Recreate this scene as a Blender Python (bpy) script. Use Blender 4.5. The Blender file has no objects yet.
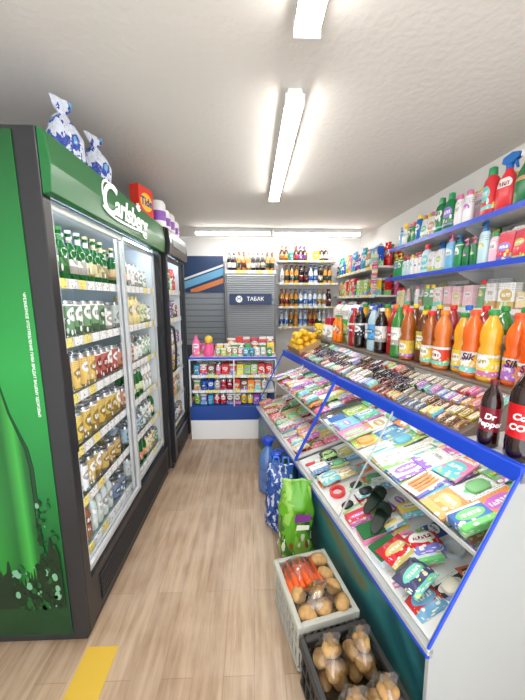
import bpy,bmesh,math,random
from mathutils import Vector,Matrix,noise
random.seed(11)
SC=bpy.context.scene
COL=SC.collection
R=random.random
def U(a,b): return a+(b-a)*random.random()
def lin(c):
    return tuple(((x/255)/12.92 if x/255<=.04045 else ((x/255+.055)/1.055)**2.4) for x in c)
# ---------------------------------------------------------------- materials
def newmat(name):
    m=bpy.data.materials.new(name); m.use_nodes=True
    nt=m.node_tree; b=nt.nodes['Principled BSDF']
    return m,nt,b
def mat(name,c,rough=.45,metal=0,emit=0,alpha=1,spec=.5):
    m,nt,b=newmat(name); l=lin(c)
    b.inputs['Base Color'].default_value=(*l,1)
    b.inputs['Roughness'].default_value=rough
    b.inputs['Metallic'].default_value=metal
    b.inputs['Specular IOR Level'].default_value=spec
    if emit:
        b.inputs['Emission Color'].default_value=(*l,1)
        b.inputs['Emission Strength'].default_value=emit
    if alpha<1: b.inputs['Alpha'].default_value=alpha
    return m
def glassmat(name,tint=(255,255,255),fac=.03,rough=.03,mul=.35):
    m=bpy.data.materials.new(name); m.use_nodes=True; nt=m.node_tree
    nt.nodes.clear()
    o=nt.nodes.new('ShaderNodeOutputMaterial'); mx=nt.nodes.new('ShaderNodeMixShader')
    t=nt.nodes.new('ShaderNodeBsdfTransparent'); g=nt.nodes.new('ShaderNodeBsdfGlossy')
    t.inputs[0].default_value=(*lin(tint),1); g.inputs['Roughness'].default_value=rough
    lw=nt.nodes.new('ShaderNodeFresnel'); lw.inputs[0].default_value=1.35
    ad=nt.nodes.new('ShaderNodeMath'); ad.operation='MULTIPLY_ADD'; ad.inputs[1].default_value=mul; ad.inputs[2].default_value=fac-.02
    ad.use_clamp=True
    nt.links.new(lw.outputs[0],ad.inputs[0]); nt.links.new(ad.outputs[0],mx.inputs[0])
    nt.links.new(t.outputs[0],mx.inputs[1]); nt.links.new(g.outputs[0],mx.inputs[2])
    nt.links.new(mx.outputs[0],o.inputs[0])
    return m
def N(nt,t,**k):
    n=nt.nodes.new(t)
    for a,v in k.items(): setattr(n,a,v)
    return n
def mixc(nt,fac,a,b,bt='MIX'):
    n=N(nt,'ShaderNodeMix',data_type='RGBA',blend_type=bt)
    for s,v in ((0,fac),(6,a),(7,b)):
        if hasattr(v,'links'): nt.links.new(v,n.inputs[s])
        else: n.inputs[s].default_value=v
    return n.outputs[2]
def math1(nt,op,a,b=0.,c=0.):
    n=N(nt,'ShaderNodeMath',operation=op)
    for i,v in enumerate((a,b,c)):
        if hasattr(v,'links'): nt.links.new(v,n.inputs[i])
        else: n.inputs[i].default_value=v
    return n.outputs[0]
def printmat(name,ax=(1,2),rough=.3,white=.5,ell=(.38,.12,.12),blob=5.,own=False,wsc=20.):
    """package print: object colour, contrasting band, brand oval with lines of lettering, pictures"""
    m,nt,b=newmat(name); M=lambda *a:math1(nt,*a)
    oi=N(nt,'ShaderNodeObjectInfo'); tc=N(nt,'ShaderNodeTexCoord'); sx=N(nt,'ShaderNodeSeparateXYZ')
    nt.links.new(tc.outputs['Generated'],sx.inputs[0]); a=sx.outputs[ax[0]]; v=sx.outputs[ax[1]]
    r=oi.outputs['Random']; r2=M('FRACT',M('MULTIPLY',r,7.31)); r3=M('FRACT',M('MULTIPLY',r,13.77))
    hc=N(nt,'ShaderNodeCombineColor',mode='HSV'); nt.links.new(M('FRACT',M('MULTIPLY_ADD',r,5.7,.2)),hc.inputs[0]); hc.inputs[1].default_value=.72; hc.inputs[2].default_value=.62
    h=hc.outputs[0]; W=(.82,.82,.8,1)
    if own: h=mixc(nt,.75,oi.outputs['Color'],(.25,.22,.2,1),'MULTIPLY')
    cy=M('MULTIPLY_ADD',r2,.2,.48)
    band=M('LESS_THAN',v,M('MULTIPLY_ADD',r3,.22,.1))
    c=mixc(nt,band,oi.outputs['Color'],h)
    c=mixc(nt,M('MULTIPLY',M('GREATER_THAN',v,.86),M('GREATER_THAN',r3,.4)),c,W)
    vo=N(nt,'ShaderNodeTexVoronoi'); vo.inputs['Scale'].default_value=blob
    va=N(nt,'ShaderNodeVectorMath',operation='ADD'); nt.links.new(tc.outputs['Generated'],va.inputs[0]); nt.links.new(M('MULTIPLY',r,31.),va.inputs[1]); nt.links.new(va.outputs[0],vo.inputs['Vector'])
    low=M('MULTIPLY',M('LESS_THAN',vo.outputs['Distance'],.4),M('LESS_THAN',v,M('SUBTRACT',cy,.1)))
    sp=N(nt,'ShaderNodeSeparateColor'); nt.links.new(vo.outputs['Color'],sp.inputs[0])
    c=mixc(nt,M('MULTIPLY',low,M('GREATER_THAN',sp.outputs[0],.35)),c,mixc(nt,M('GREATER_THAN',sp.outputs[1],.5),W,vo.outputs['Color'] if not own else h))
    nf=N(nt,'ShaderNodeTexNoise',noise_dimensions='2D'); nf.inputs['Scale'].default_value=30.; nf.inputs['Detail'].default_value=0.; nt.links.new(va.outputs[0],nf.inputs['Vector'])
    fl=M('MULTIPLY',M('MULTIPLY',M('GREATER_THAN',M('FRACT',M('MULTIPLY',v,16.)),.55),M('GREATER_THAN',nf.outputs[0],.52)),M('GREATER_THAN',v,.68))
    c=mixc(nt,M('MULTIPLY',fl,.7),c,(.12,.1,.12,1))
    da=M('DIVIDE',M('SUBTRACT',a,.5),ell[0]); dv=M('DIVIDE',M('SUBTRACT',v,cy),M('MULTIPLY_ADD',r3,ell[2],ell[1]))
    oval=M('LESS_THAN',M('ADD',M('MULTIPLY',da,da),M('MULTIPLY',dv,dv)),1.)
    oc=mixc(nt,M('GREATER_THAN',r2,1-white),h,W)
    c=mixc(nt,oval,c,oc)
    nz=N(nt,'ShaderNodeTexNoise',noise_dimensions='2D'); nz.inputs['Scale'].default_value=wsc; nz.inputs['Detail'].default_value=1.
    cv=N(nt,'ShaderNodeCombineXYZ'); nt.links.new(M('ADD',a,M('MULTIPLY',r,50.)),cv.inputs[0]); nt.links.new(M('MULTIPLY',dv,.06),cv.inputs[1]); nt.links.new(cv.outputs[0],nz.inputs['Vector'])
    tx=M('MULTIPLY',M('MULTIPLY',M('LESS_THAN',M('ABSOLUTE',dv),.32),M('LESS_THAN',M('ABSOLUTE',da),.7)),M('GREATER_THAN',nz.outputs[0],.47))
    c=mixc(nt,tx,c,mixc(nt,M('GREATER_THAN',r2,1-white),(.88,.88,.88,1),mixc(nt,.6,oi.outputs['Color'],(.02,.02,.08,1),'MULTIPLY')))
    nt.links.new(c,b.inputs['Base Color']); b.inputs['Roughness'].default_value=rough
    return m
def ocmat(name,rough=.2,mul=1.,coat=0,sss=0):
    m,nt,b=newmat(name); oi=N(nt,'ShaderNodeObjectInfo')
    nt.links.new(oi.outputs['Color'],b.inputs['Base Color']); b.inputs['Roughness'].default_value=rough
    b.inputs['Coat Weight'].default_value=coat
    if sss:
        b.inputs['Subsurface Weight'].default_value=sss; b.inputs['Subsurface Radius'].default_value=(1,.5,.2); b.inputs['Subsurface Scale'].default_value=.03
    return m
M_print=printmat('package_print')
M_flat=printmat('package_print_flat',(0,1),ell=(.4,.16,.12))
M_bar=printmat('bar_wrapper_print',(0,1),ell=(.4,.24,.12),own=True,white=.45,rough=.22)
M_flaty=printmat('package_print_cross',(1,0),ell=(.36,.14,.12))
M_can=printmat('can_print',rough=.25,white=.35,ell=(.4,.14,.1),own=True)
M_label=printmat('label_print',rough=.35,ell=(.42,.16,.1),own=True)
M_fruit=printmat('fruit_label_print',rough=.35,ell=(.34,.2,.1),white=.7,blob=6.,wsc=14.)
M_plain=ocmat('coloured_plastic',.3)
M_liq=ocmat('drink_liquid',.06,coat=.6,sss=.5)
M_white=mat('white_plastic',(240,240,240),.4)
M_black=mat('black_metal',(36,37,41),.35)
M_blackp=mat('black_plastic',(42,43,46),.5)
M_grey=mat('grey_aluminium',(205,208,210),.35,.3)
M_lining=mat('white_lining',(232,238,244),.5)
M_metal=mat('can_metal',(200,202,205),.25,.9)
M_gshelf=glassmat('glass_shelf',(250,255,253),.04,.1,.3)
M_blue=mat('blue_edge_trim',(24,72,205),.3)
M_navy=mat('navy_board',(22,46,96),.4)
M_lamp=mat('lamp_diffuser',(255,252,246),.5,emit=38)
M_led=mat('led_strip',(222,240,255),.5,emit=15)
M_cfill=mat('counter_fill_strip',(255,252,245),.5,emit=8)  # added fill glow for the counter interiors
M_cap=ocmat('bottle_cap',.35)
M_bag=glassmat('clear_plastic_bag',(250,250,250),.15,.2,.6)
# ---------------------------------------------------------------- mesh builder
class MB:
    def __init__(s): s.v=[];s.f=[];s.m=[];s.s=[]
    def add(s,vs,fs,mi=0,sm=False,M=None):
        k=len(s.v)
        for v in vs:
            v=Vector(v); s.v.append(M@v if M else v)
        for i,f in enumerate(fs):
            s.f.append([k+j for j in f]); s.m.append(mi[i] if isinstance(mi,(list,tuple)) else mi); s.s.append(sm)
        return s
    def box(s,a,b,mi=0,M=None):
        x,y,z=a;X,Y,Z=b
        return s.add([(x,y,z),(X,y,z),(X,Y,z),(x,Y,z),(x,y,Z),(X,y,Z),(X,Y,Z),(x,Y,Z)],
          [(0,3,2,1),(4,5,6,7),(0,1,5,4),(1,2,6,5),(2,3,7,6),(3,0,4,7)],mi,False,M)
    def prism(s,poly,ax,lo,hi,mi=0,M=None):
        def p(a,b,h): return {'x':(h,a,b),'y':(a,h,b),'z':(a,b,h)}[ax]
        n=len(poly)
        vs=[p(a,b,lo) for a,b in poly]+[p(a,b,hi) for a,b in poly]
        fs=[tuple(range(n)),tuple(range(2*n-1,n-1,-1))]+[(i,i+n,(i+1)%n+n,(i+1)%n) for i in range(n)]
        return s.add(vs,fs,mi,False,M)
    def loft(s,rings,seg=14,p=2.,mi=0,M=None,sm=True):
        vs=[];fs=[];mm=[]
        for r in rings:
            hx,hy,z=r[:3]; cx,cy=(r[3],r[4]) if len(r)>3 else (0,0)
            for i in range(seg):
                a=2*math.pi*(i+.5)/seg; c,q=math.cos(a),math.sin(a)
                vs.append((cx+hx*math.copysign(abs(c)**(2/p),c),cy+hy*math.copysign(abs(q)**(2/p),q),z))
        for k in range(len(rings)-1):
            for i in range(seg):
                j=(i+1)%seg
                fs.append((k*seg+i,k*seg+j,(k+1)*seg+j,(k+1)*seg+i)); mm.append(mi[k] if isinstance(mi,(list,tuple)) else mi)
        fs.append(tuple(range(seg-1,-1,-1))); mm.append(mm[0])
        L=(len(rings)-1)*seg; fs.append(tuple(range(L,L+seg))); mm.append(mm[-2])
        return s.add(vs,fs,mm,sm,M)
    def lathe(s,prof,seg=14,mi=0,M=None): return s.loft([(r,r,z) for r,z in prof],seg,2.,mi,M)
    def tube(s,pts,r,seg=8,mi=0):
        for a,b in zip(pts,pts[1:]):
            a=Vector(a);b=Vector(b);d=b-a
            q=d.to_track_quat('Z','Y').to_matrix().to_4x4()
            s.loft([(r,r,0),(r,r,d.length)],seg,2,mi,Matrix.Translation(a)@q)
        return s
    def grid(s,fn,nx,ny,mi=0,M=None):
        vs=[fn(i/nx,j/ny) for j in range(ny+1) for i in range(nx+1)]
        fs=[(j*(nx+1)+i,j*(nx+1)+i+1,(j+1)*(nx+1)+i+1,(j+1)*(nx+1)+i) for j in range(ny) for i in range(nx)]
        return s.add(vs,fs,mi,True,M)
    def ribbon(s,pts,x0,x1,mi=0):
        L=[];Rr=[]
        for i,(y,z,w) in enumerate(pts):
            a=pts[max(0,i-1)];b=pts[min(len(pts)-1,i+1)]; dy,dz=b[0]-a[0],b[1]-a[1]; l=math.hypot(dy,dz) or 1
            L.append((y-dz/l*w,z+dy/l*w)); Rr.append((y+dz/l*w,z-dy/l*w))
        n=len(pts); vs=[]
        for x in (x0,x1):
            vs+=[(x,*p) for p in L]+[(x,*p) for p in Rr]
        fs=[]
        for i in range(n-1):
            fs+=[(i,i+1,n+i+1,n+i),(2*n+i,3*n+i,3*n+i+1,2*n+i+1),(i,2*n+i,2*n+i+1,i+1),(n+i,n+i+1,3*n+i+1,3*n+i)]
        return s.add(vs,fs,mi)
    def mesh(s,name,mats,bevel=0,seg=1):
        me=bpy.data.meshes.new(name); me.from_pydata([tuple(v) for v in s.v],[],s.f)
        for m in (mats if isinstance(mats,(list,tuple)) else [mats]): me.materials.append(m)
        me.polygons.foreach_set('material_index',s.m); me.polygons.foreach_set('use_smooth',s.s)
        bm=bmesh.new(); bm.from_mesh(me)
        bmesh.ops.recalc_face_normals(bm,faces=bm.faces)
        if bevel:
            es=[e for e in bm.edges if len(e.link_faces)==2 and e.calc_face_angle(0)>.6]
            bmesh.ops.bevel(bm,geom=es,offset=bevel,segments=seg,affect='EDGES',profile=.5,clamp_overlap=True)
        for e in bm.edges:
            if len(e.link_faces)==2 and e.calc_face_angle(0)>.7: e.smooth=False
        bm.to_mesh(me); bm.free(); me.update()
        return me
I4=Matrix.Identity(4)
def T(x,y,z=0): return Matrix.Translation((x,y,z))
def RZ(d): return Matrix.Rotation(math.radians(d),4,'Z')
def RX(d): return Matrix.Rotation(math.radians(d),4,'X')
def RY(d): return Matrix.Rotation(math.radians(d),4,'Y')
def SC4(k): return Matrix.Scale(k,4)
def obj(name,me,M=I4,parent=None,col=None):
    o=bpy.data.objects.new(name,me); COL.objects.link(o)
    if parent: o.parent=parent
    if parent: o.matrix_local=M
    else: o.matrix_world=M
    if col: o.color=(*lin(col),1)
    return o
def tag(o,label,cat,group=None):
    o['label']=label;o['category']=cat
    if group:o['group']=group
    return o
def thing(name,label,cat,M=I4,group=None):
    e=bpy.data.objects.new(name,None); e.empty_display_size=.05; COL.objects.link(e); e.matrix_world=M
    return tag(e,label,cat,group)
def place(t,M,label,cat,cols,group=None):
    name,parts=t
    if len(parts)==1:
        return tag(obj(name,parts[0][1],M,None,cols[0]),label,cat,group)
    e=thing(name,label,cat,M,group)
    for i,(pn,me) in enumerate(parts): obj(pn,me,I4,e,cols[min(i,len(cols)-1)])
    return e
def struct(name,me,M=I4):
    o=obj(name,me,M); o['kind']='structure'; return o
def textmesh(txt,size,mat_,shear=0,offset=0,ext=.001,align='CENTER'):
    c=bpy.data.curves.new('t','FONT'); c.body=txt; c.size=size; c.shear=shear; c.offset=offset; c.extrude=ext
    c.align_x=align; c.align_y='CENTER'; c.resolution_u=4
    o=bpy.data.objects.new('t',c); COL.objects.link(o); bpy.context.view_layer.update()
    me=bpy.data.meshes.new_from_object(o.evaluated_get(bpy.context.evaluated_depsgraph_get()))
    bpy.data.objects.remove(o); me.materials.clear(); me.materials.append(mat_); return me
FX=Matrix(((0,0,1,0),(1,0,0,0),(0,1,0,0),(0,0,0,1)))   # text facing +X
FNY=Matrix(((1,0,0,0),(0,0,-1,0),(0,1,0,0),(0,0,0,1)))  # text facing -Y
NAMES=[((225,30,35),'red'),((245,130,20),'orange'),((250,215,40),'yellow'),((60,170,60),'green'),((170,215,60),'lime'),
 ((30,90,200),'blue'),((90,190,230),'turquoise'),((130,60,170),'purple'),((240,120,170),'pink'),((245,245,245),'white'),
 ((30,30,35),'black'),((110,60,30),'brown'),((200,160,90),'tan'),((120,20,35),'maroon'),((15,60,40),'olive'),((20,160,150),'teal'),((150,150,155),'grey'),((190,140,40),'gold')]
def cname(c): return min(NAMES,key=lambda n:sum((a-b)**2 for a,b in zip(n[0],c)))[1]
BR=[(225,30,35),(245,130,20),(250,215,40),(60,170,60),(150,205,50),(30,90,200),(80,180,230),(130,60,170),(240,110,165),(240,240,240),(20,160,150),(200,20,60)]
CLEAN=[(240,240,245),(245,200,220),(120,190,230),(40,150,90),(90,200,190),(150,110,200),(240,240,245),(30,110,190),(230,60,80),(200,230,240),(245,245,245),(20,120,70)]
STAT=[(235,120,70),(150,210,230),(240,140,180),(240,240,235),(240,240,235),(230,225,210),(110,180,130),(245,215,100),(60,90,160),(215,50,55),(200,40,45),(40,45,55),(210,220,230),(60,65,60)]
# ---------------------------------------------------------------- product templates (wide along y, thin along x)
def mk():
    D={}
    def can(h,r=.032):
        return MB().lathe([(r*.7,0),(r*.8,.001),(r,.01),(r,h-.016),(r*.82,h-.003),(r*.84,h),(r*.78,h),(r*.76,h-.004)],14,[1,1,0,1,1,1,1]).mesh('drink_can',[M_can,M_metal])
    D['can']=('drink_can',[('can',can(.16,.03))]); D['canS']=('drink_can',[('can',can(.12))]); D['canT']=('drink_can',[('can',can(.15,.027))])
    def beer(h=.23,r=.03,glass=(70,35,10)):
        k=h/.23
        mg=mat('bottle_glass_%d'%glass[1],glass,.08)
        return MB().lathe([(r*.85,0),(r,.008*k),(r,.035*k),(r*1.02,.036*k),(r*1.02,.1*k),(r,.101*k),(r,.13*k),(r*.72,.155*k),(r*.42,.175*k),(r*.4,.18*k),(r*.38,.2*k),(r*.36,.216*k),(r*.46,.217*k),(r*.46,.23*k)],14,[0,0,0,1,0,0,0,0,1,1,0,2,2]).mesh('beer_bottle',[mg,M_label,M_cap])
    D['beerB']=('beer_bottle',[('b',beer(.222))]); D['beerG']=('beer_bottle',[('b',beer(.222,glass=(20,96,36)))]); D['beerC']=('liquor_bottle',[('b',beer(.29,.036,(190,130,60)))])
    D['vodka']=('liquor_bottle',[('b',beer(.29,.036,(190,200,208)))]); D['wine']=('wine_bottle',[('b',beer(.3,.037,(25,20,22)))])
    r=.042
    body=MB().loft([(r*.8,r*.8,0),(r,r,.012),(r*.97,r*.97,.03),(r,r,.05),(r*.95,r*.95,.075),(r*.9,r*.9,.1),(r*.94,r*.94,.16),(r,r,.19),(r*.97,r*.97,.215),(r*.75,r*.75,.245),(r*.42,r*.42,.272),(r*.32,r*.32,.28),(r*.3,r*.3,.288)],18).mesh('bottle_body',[M_liq])
    lab=MB().loft([(r*.985,r*.985,.078),(r*.93,r*.93,.1),(r*.97,r*.97,.16),(r*1.0,r*1.0,.186)],18).mesh('bottle_label',[M_label])
    cap=MB().lathe([(.016,.284),(.0165,.286),(.0165,.302),(.0145,.306)],16).mesh('bottle_cap',[M_cap])
    D['pet']=('drink_bottle',[('bottle_body',body),('bottle_label',lab),('bottle_cap',cap)])
    r=.041
    body=MB().loft([(r*.8,r*.8,0),(r,r,.012),(r*.97,r*.97,.022),(r*.97,r*.97,.12),(r,r,.13),(r*.84,r*.84,.15),(r*.98,r*.98,.17),(r*.98,r*.98,.21),(r*.8,r*.8,.24),(r*.42,r*.42,.268),(r*.4,r*.4,.284)],18).mesh('bottle_body',[M_liq])
    lab=MB().loft([(r*1.01,r*1.01,.024),(r*1.01,r*1.01,.118)],18).mesh('bottle_label',[M_fruit])
    cap=MB().lathe([(.0195,.28),(.02,.282),(.02,.3),(.0175,.303)],16).mesh('bottle_cap',[M_cap])
    D['petW']=('juice_bottle',[('bottle_body',body),('bottle_label',lab),('bottle_cap',cap)])
    D['petS']=('drink_bottle',[('b',MB().lathe([(.024,0),(.031,.01),(.031,.06),(.03,.061),(.028,.12),(.031,.15),(.024,.18),(.013,.2),(.0125,.207),(.015,.208),(.015,.223)],14,[0,0,0,1,1,0,0,0,2,2]).mesh('drink_bottle',[M_liq,M_label,M_cap]))])
    body=MB().loft([(.024,.04,0),(.028,.046,.01),(.028,.046,.1),(.024,.036,.14),(.014,.016,.17),(.012,.012,.185)],16,2.4,[1,1,0,1,1]).mesh('bottle_body',[M_print,M_plain])
    head=MB(); head.lathe([(.015,.178),(.015,.198)],12); head.prism([(-.045,.215),(-.045,.235),(-.01,.245),(.03,.235),(.035,.21),(.012,.198),(-.012,.198)],'x',-.012,.012,0,RZ(0))
    trig=MB().prism([(-.012,.212),(-.03,.212),(-.04,.175),(-.034,.172),(-.022,.2)],'x',-.006,.006)
    D['spray']=('spray_bottle',[('bottle_body',body),('spray_head',head.mesh('spray_head',[M_plain],.003)),('trigger',trig.mesh('trigger',[M_plain],.001))])
    body=MB().loft([(.025,.04,0),(.03,.045,.012),(.031,.046,.03),(.03,.044,.14),(.026,.034,.17),(.016,.018,.188)],16,2.6,[1,1,0,1,1]).mesh('bottle_body',[M_print,M_plain])
    cap=MB().lathe([(.019,.186),(.02,.19),(.018,.222),(.012,.226)],14).mesh('bottle_cap',[M_plain])
    D['deter']=('detergent_bottle',[('bottle_body',body),('bottle_cap',cap)])
    body=MB().loft([(.018,.028,0),(.021,.032,.008),(.022,.034,.08),(.02,.031,.14),(.014,.022,.155)],16,2.3,[1,1,0,1]).mesh('bottle_body',[M_print,M_plain])
    cap=MB().loft([(.014,.02,.155),(.013,.02,.18),(.009,.014,.184)],14,2.2).mesh('bottle_cap',[M_plain])
    D['shamp']=('shampoo_bottle',[('bottle_body',body),('bottle_cap',cap)])
    cap=MB().lathe([(.014,.154),(.014,.168),(.004,.17),(.004,.195)],12).prism([(-.006,.192),(-.006,.202),(.03,.2),(.034,.188),(.028,.192)],'x',-.006,.006)
    D['pump']=('pump_bottle',[('bottle_body',body),('pump_head',cap.mesh('pump_head',[M_plain]))])
    D['pouch']=('refill_pouch',[('p',MB().loft([(.028,.045,0),(.034,.055,.012),(.03,.057,.07),(.016,.056,.14),(.003,.055,.175),(.002,.056,.19)],16,2.6).mesh('refill_pouch',[M_print]))])
    D['snack']=('snack_bag',[('p',MB().loft([(.002,.055,0),(.003,.056,.012),(.022,.052,.04),(.027,.05,.09),(.02,.052,.15),(.003,.056,.182),(.002,.055,.195)],16,2.4).mesh('snack_bag',[M_print]))])
    D['jar']=('food_jar',[('b',MB().lathe([(.03,0),(.034,.006),(.034,.075),(.028,.088),(.029,.089),(.03,.106),(.028,.108)],14,[0,0,0,0,1,1]).mesh('food_jar',[M_label,M_cap]))])
    D['box']=('product_box',[('b',MB().box((-.025,-.04,0),(.025,.04,.13)).mesh('product_box',[M_print],.002))])
    D['carton']=('juice_carton',[('b',MB().box((-.035,-.045,0),(.035,.045,.19)).prism([(-.035,.19),(.035,.19),(.004,.225),(-.004,.225)],'y',-.045,.045).mesh('juice_carton',[M_print],.001))])
    def pillow(L,W,H):
        b=MB()
        def h(u,v):
            e=min(1,max(0,(min(u,1-u)-.06)/.14)); return H*(e**.6)*max(0,1-(2*v-1)**4)**.5*(1+.3*noise.noise(Vector((u*5,v*4,L*9))))
        def wv(u,v): 
            y=(v-.5)*W; return y*(1-.04*math.sin(u*math.pi))
        b.grid(lambda u,v:((u-.5)*L,wv(u,v),.0015+h(u,v)),14,8)
        b.grid(lambda u,v:((u-.5)*L,wv(u,v),.0005),14,8)
        return b
    D['bar']=('chocolate_bar',[('b',pillow(.11,.036,.012).mesh('chocolate_bar',[M_bar]))])
    D['pack']=('plastic_packet',[('b',pillow(.15,.1,.02).mesh('plastic_packet',[M_flaty]))])
    D['packL']=('plastic_packet',[('b',pillow(.13,.1,.016).mesh('plastic_packet',[M_flat]))])
    D['gum']=('sweets_box',[('b',MB().box((-.045,-.027,0),(.045,.027,.022)).mesh('sweets_box',[M_flat],.002))])
    D['choc']=('chocolate_slab',[('b',MB().box((-.075,-.037,0),(.075,.037,.009)).mesh('chocolate_slab',[M_bar],.002))])
    D['card']=('greeting_card',[('b',MB().box((-.07,-.05,0),(.07,.05,.003)).mesh('greeting_card',[M_flat]))])
    b=MB().box((-.08,-.055,0),(.08,.055,.009),0).box((-.082,-.057,-.001),(.082,-.05,.011),1)
    D['book']=('notebook',[('b',b.mesh('notebook',[M_flaty,M_plain],.001))])
    card=MB().box((-.075,-.045,0),(.075,.045,.002)).mesh('backing_card',[M_flat])
    bub=MB().loft([(.045,.03,.002),(.043,.028,.014),(.035,.02,.02)],14,3).mesh('blister_bubble',[M_plain])
    D['blis']=('blister_pack',[('backing_card',card),('blister_bubble',bub)])
    pn=MB()
    for k in range(4): pn.lathe([(.003,-.055),(.0045,-.05),(.0045,.045),(.002,.055)],8,0,T(0,-.024+.016*k,.008)@RY(90))
    D['pens']=('pen_set',[('backing_card',card),('pens',pn.mesh('pens',[M_plain]))])
    brush=MB().box((-.07,-.006,.002),(.035,.006,.01)).box((.035,-.007,.002),(.068,.007,.008)); bris=MB().box((.038,-.006,.008),(.066,.006,.018))
    D['brush']=('toothbrush_pack',[('backing_card',card),('brush_handle',brush.mesh('brush_handle',[M_plain],.002)),('bristles',bris.mesh('bristles',[M_white]))])
    D['sponge']=('kitchen_sponge',[('sponge_block',MB().box((-.045,-.03,0),(.045,.03,.025)).mesh('sponge_block',[M_plain],.003)),('scouring_layer',MB().box((-.045,-.03,.0252),(.045,.03,.033)).mesh('scouring_layer',[mat('scourer',(40,110,60),.9)],.001))])
    lm=[(.034*math.sin(math.pi*k/12)**.9+.0005,.034*math.sin(math.pi*k/12)**.9+.0005,.042-.042*math.cos(math.pi*k/12)) for k in range(13)]; lm[0]=(.006,.006,-.006); lm[-1]=(.005,.005,.089)
    D['lemon']=('lemon',[('b',MB().loft(lm,16).mesh('lemon',[M_plain]))])
    tb=MB().loft([(.001,.028,-.06),(.012,.025,-.02),(.018,.021,.03),(.019,.019,.05),(.012,.012,.056)],14,2,0).mesh('tube_body',[M_flat])
    tc_=MB().lathe([(.012,.056),(.012,.075)],12).mesh('tube_cap',[M_plain])
    for me in (tb,tc_):
        me.transform(T(0,0,.0195)@RY(90))
    D['tube']=('toothpaste_tube',[('tube_body',tb),('tube_cap',tc_)])
    pts=[]
    for i in range(24):
        a=2*math.pi*i/24; x=.095*math.cos(a); w=.034+.006*math.cos(a)-.008*math.exp(-((x+.01)/.03)**2); pts.append((x,w*math.sin(a)))
    sole=MB().prism(pts,'z',0,.012).mesh('sole',[M_plain],.003)
    st=MB().grid(lambda u,v:(.015+.055*u-.01*abs(v-.5),(v-.5)*.078*(1-.15*u),.011+.034*math.sin(math.pi*v)**.7*(1-.25*u)),6,12).mesh('strap',[M_plain])
    D['slip']=('house_slipper',[('sole',sole),('strap',st)])
    rg=MB()
    n=20
    vs=[];fs=[]
    for i in range(n):
        a=2*math.pi*i/n
        for rr,z in ((.028,0),(.042,0),(.042,.02),(.028,.02)): vs.append((rr*math.cos(a),rr*math.sin(a),z))
    for i in range(n):
        j=(i+1)%n
        for k in range(4): fs.append((i*4+k,j*4+k,j*4+(k+1)%4,i*4+(k+1)%4))
    rg.add(vs,fs,0)
    D['roll']=('tape_roll',[('b',rg.mesh('tape_roll',[M_plain],.001))])
    ca=MB().loft([(.05,.024,.006),(.052,.025,.016),(.048,.023,.024),(.028,.02,.036),(.022,.017,.039)],14,3,[0,0,1,0]).mesh('car_body',[M_plain,M_black])
    wh=MB()
    for x in(-.03,.03):
        for y in(-.024,.02): wh.lathe([(.009,0),(.009,.006)],12,0,T(x,y,.009)@RX(-90))
    D['car']=('toy_car',[('car_body',ca),('wheels',wh.mesh('wheels',[M_blackp]))])
    return D
P=mk()
def ch(k,hw,desc,cat,cols,sc=1.,extra=None): return (k,hw*sc,desc,cat,cols,sc,extra)
def stock(M,ws,s0,s1,z,choices,group,where,gap=.006,rj=4,skip=0.,rot=0,run=1,same=True):
    """products in facings: `run` equal items next to each other, rows behind repeat the front one"""
    def mkplan():
        plan=[]; s=s0; n=0
        while True:
            if n<=0:
                cur=random.choice(choices); c=random.choice(cur[4]); e=random.choice(cur[6]) if cur[6] else c; n=random.randint(max(1,run-1),run+1)
            hw=cur[1]
            if s+2*hw>s1: break
            s+=hw; plan.append((cur,c,e,s)); s+=hw+gap*U(.4,1.6); n-=1
        return plan
    plan=mkplan()
    for w in ws:
        for cur,c,e,s in plan:
            if R()<skip: continue
            k,hw,desc,cat,cols,sc,ex=cur
            place(P[k],M@T(w,s,z)@RZ(rot+U(-rj,rj))@SC4(sc*U(.97,1.0)),f"{cname(c)} {desc} {where}",cat,[c,e,e,e],group)
        if not same: plan=mkplan()
DIM={'bar':(.11,.036,.016),'pack':(.15,.1,.024),'packL':(.13,.1,.022),'gum':(.09,.054,.022),'choc':(.15,.074,.009),'card':(.14,.1,.003),'book':(.164,.114,.011),'blis':(.15,.09,.02),'pens':(.15,.09,.02),'brush':(.15,.09,.02),'sponge':(.09,.06,.034),'tube':(.135,.06,.04),'slip':(.19,.08,.045),'roll':(.086,.086,.02),'car':(.106,.052,.04)}
DN={'bar':('wrapped chocolate bar','chocolate bar'),'pack':('glossy plastic packet','packet'),'packL':('flat plastic packet','packet'),'gum':('small box of sweets','sweets'),'choc':('chocolate slab in printed wrapper','chocolate'),'card':('printed greeting card','card'),
 'book':('thin printed notebook','notebook'),'blis':('blister pack on card','blister pack'),'pens':('pen set on card','pens'),'brush':('toothbrush on card','toothbrush'),'sponge':('kitchen sponge with scouring layer','sponge'),'tube':('toothpaste tube with cap','toothpaste'),'slip':('foam slipper with strap','slipper'),'roll':('roll of tape','tape'),'car':('small toy car','toy')}
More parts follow.
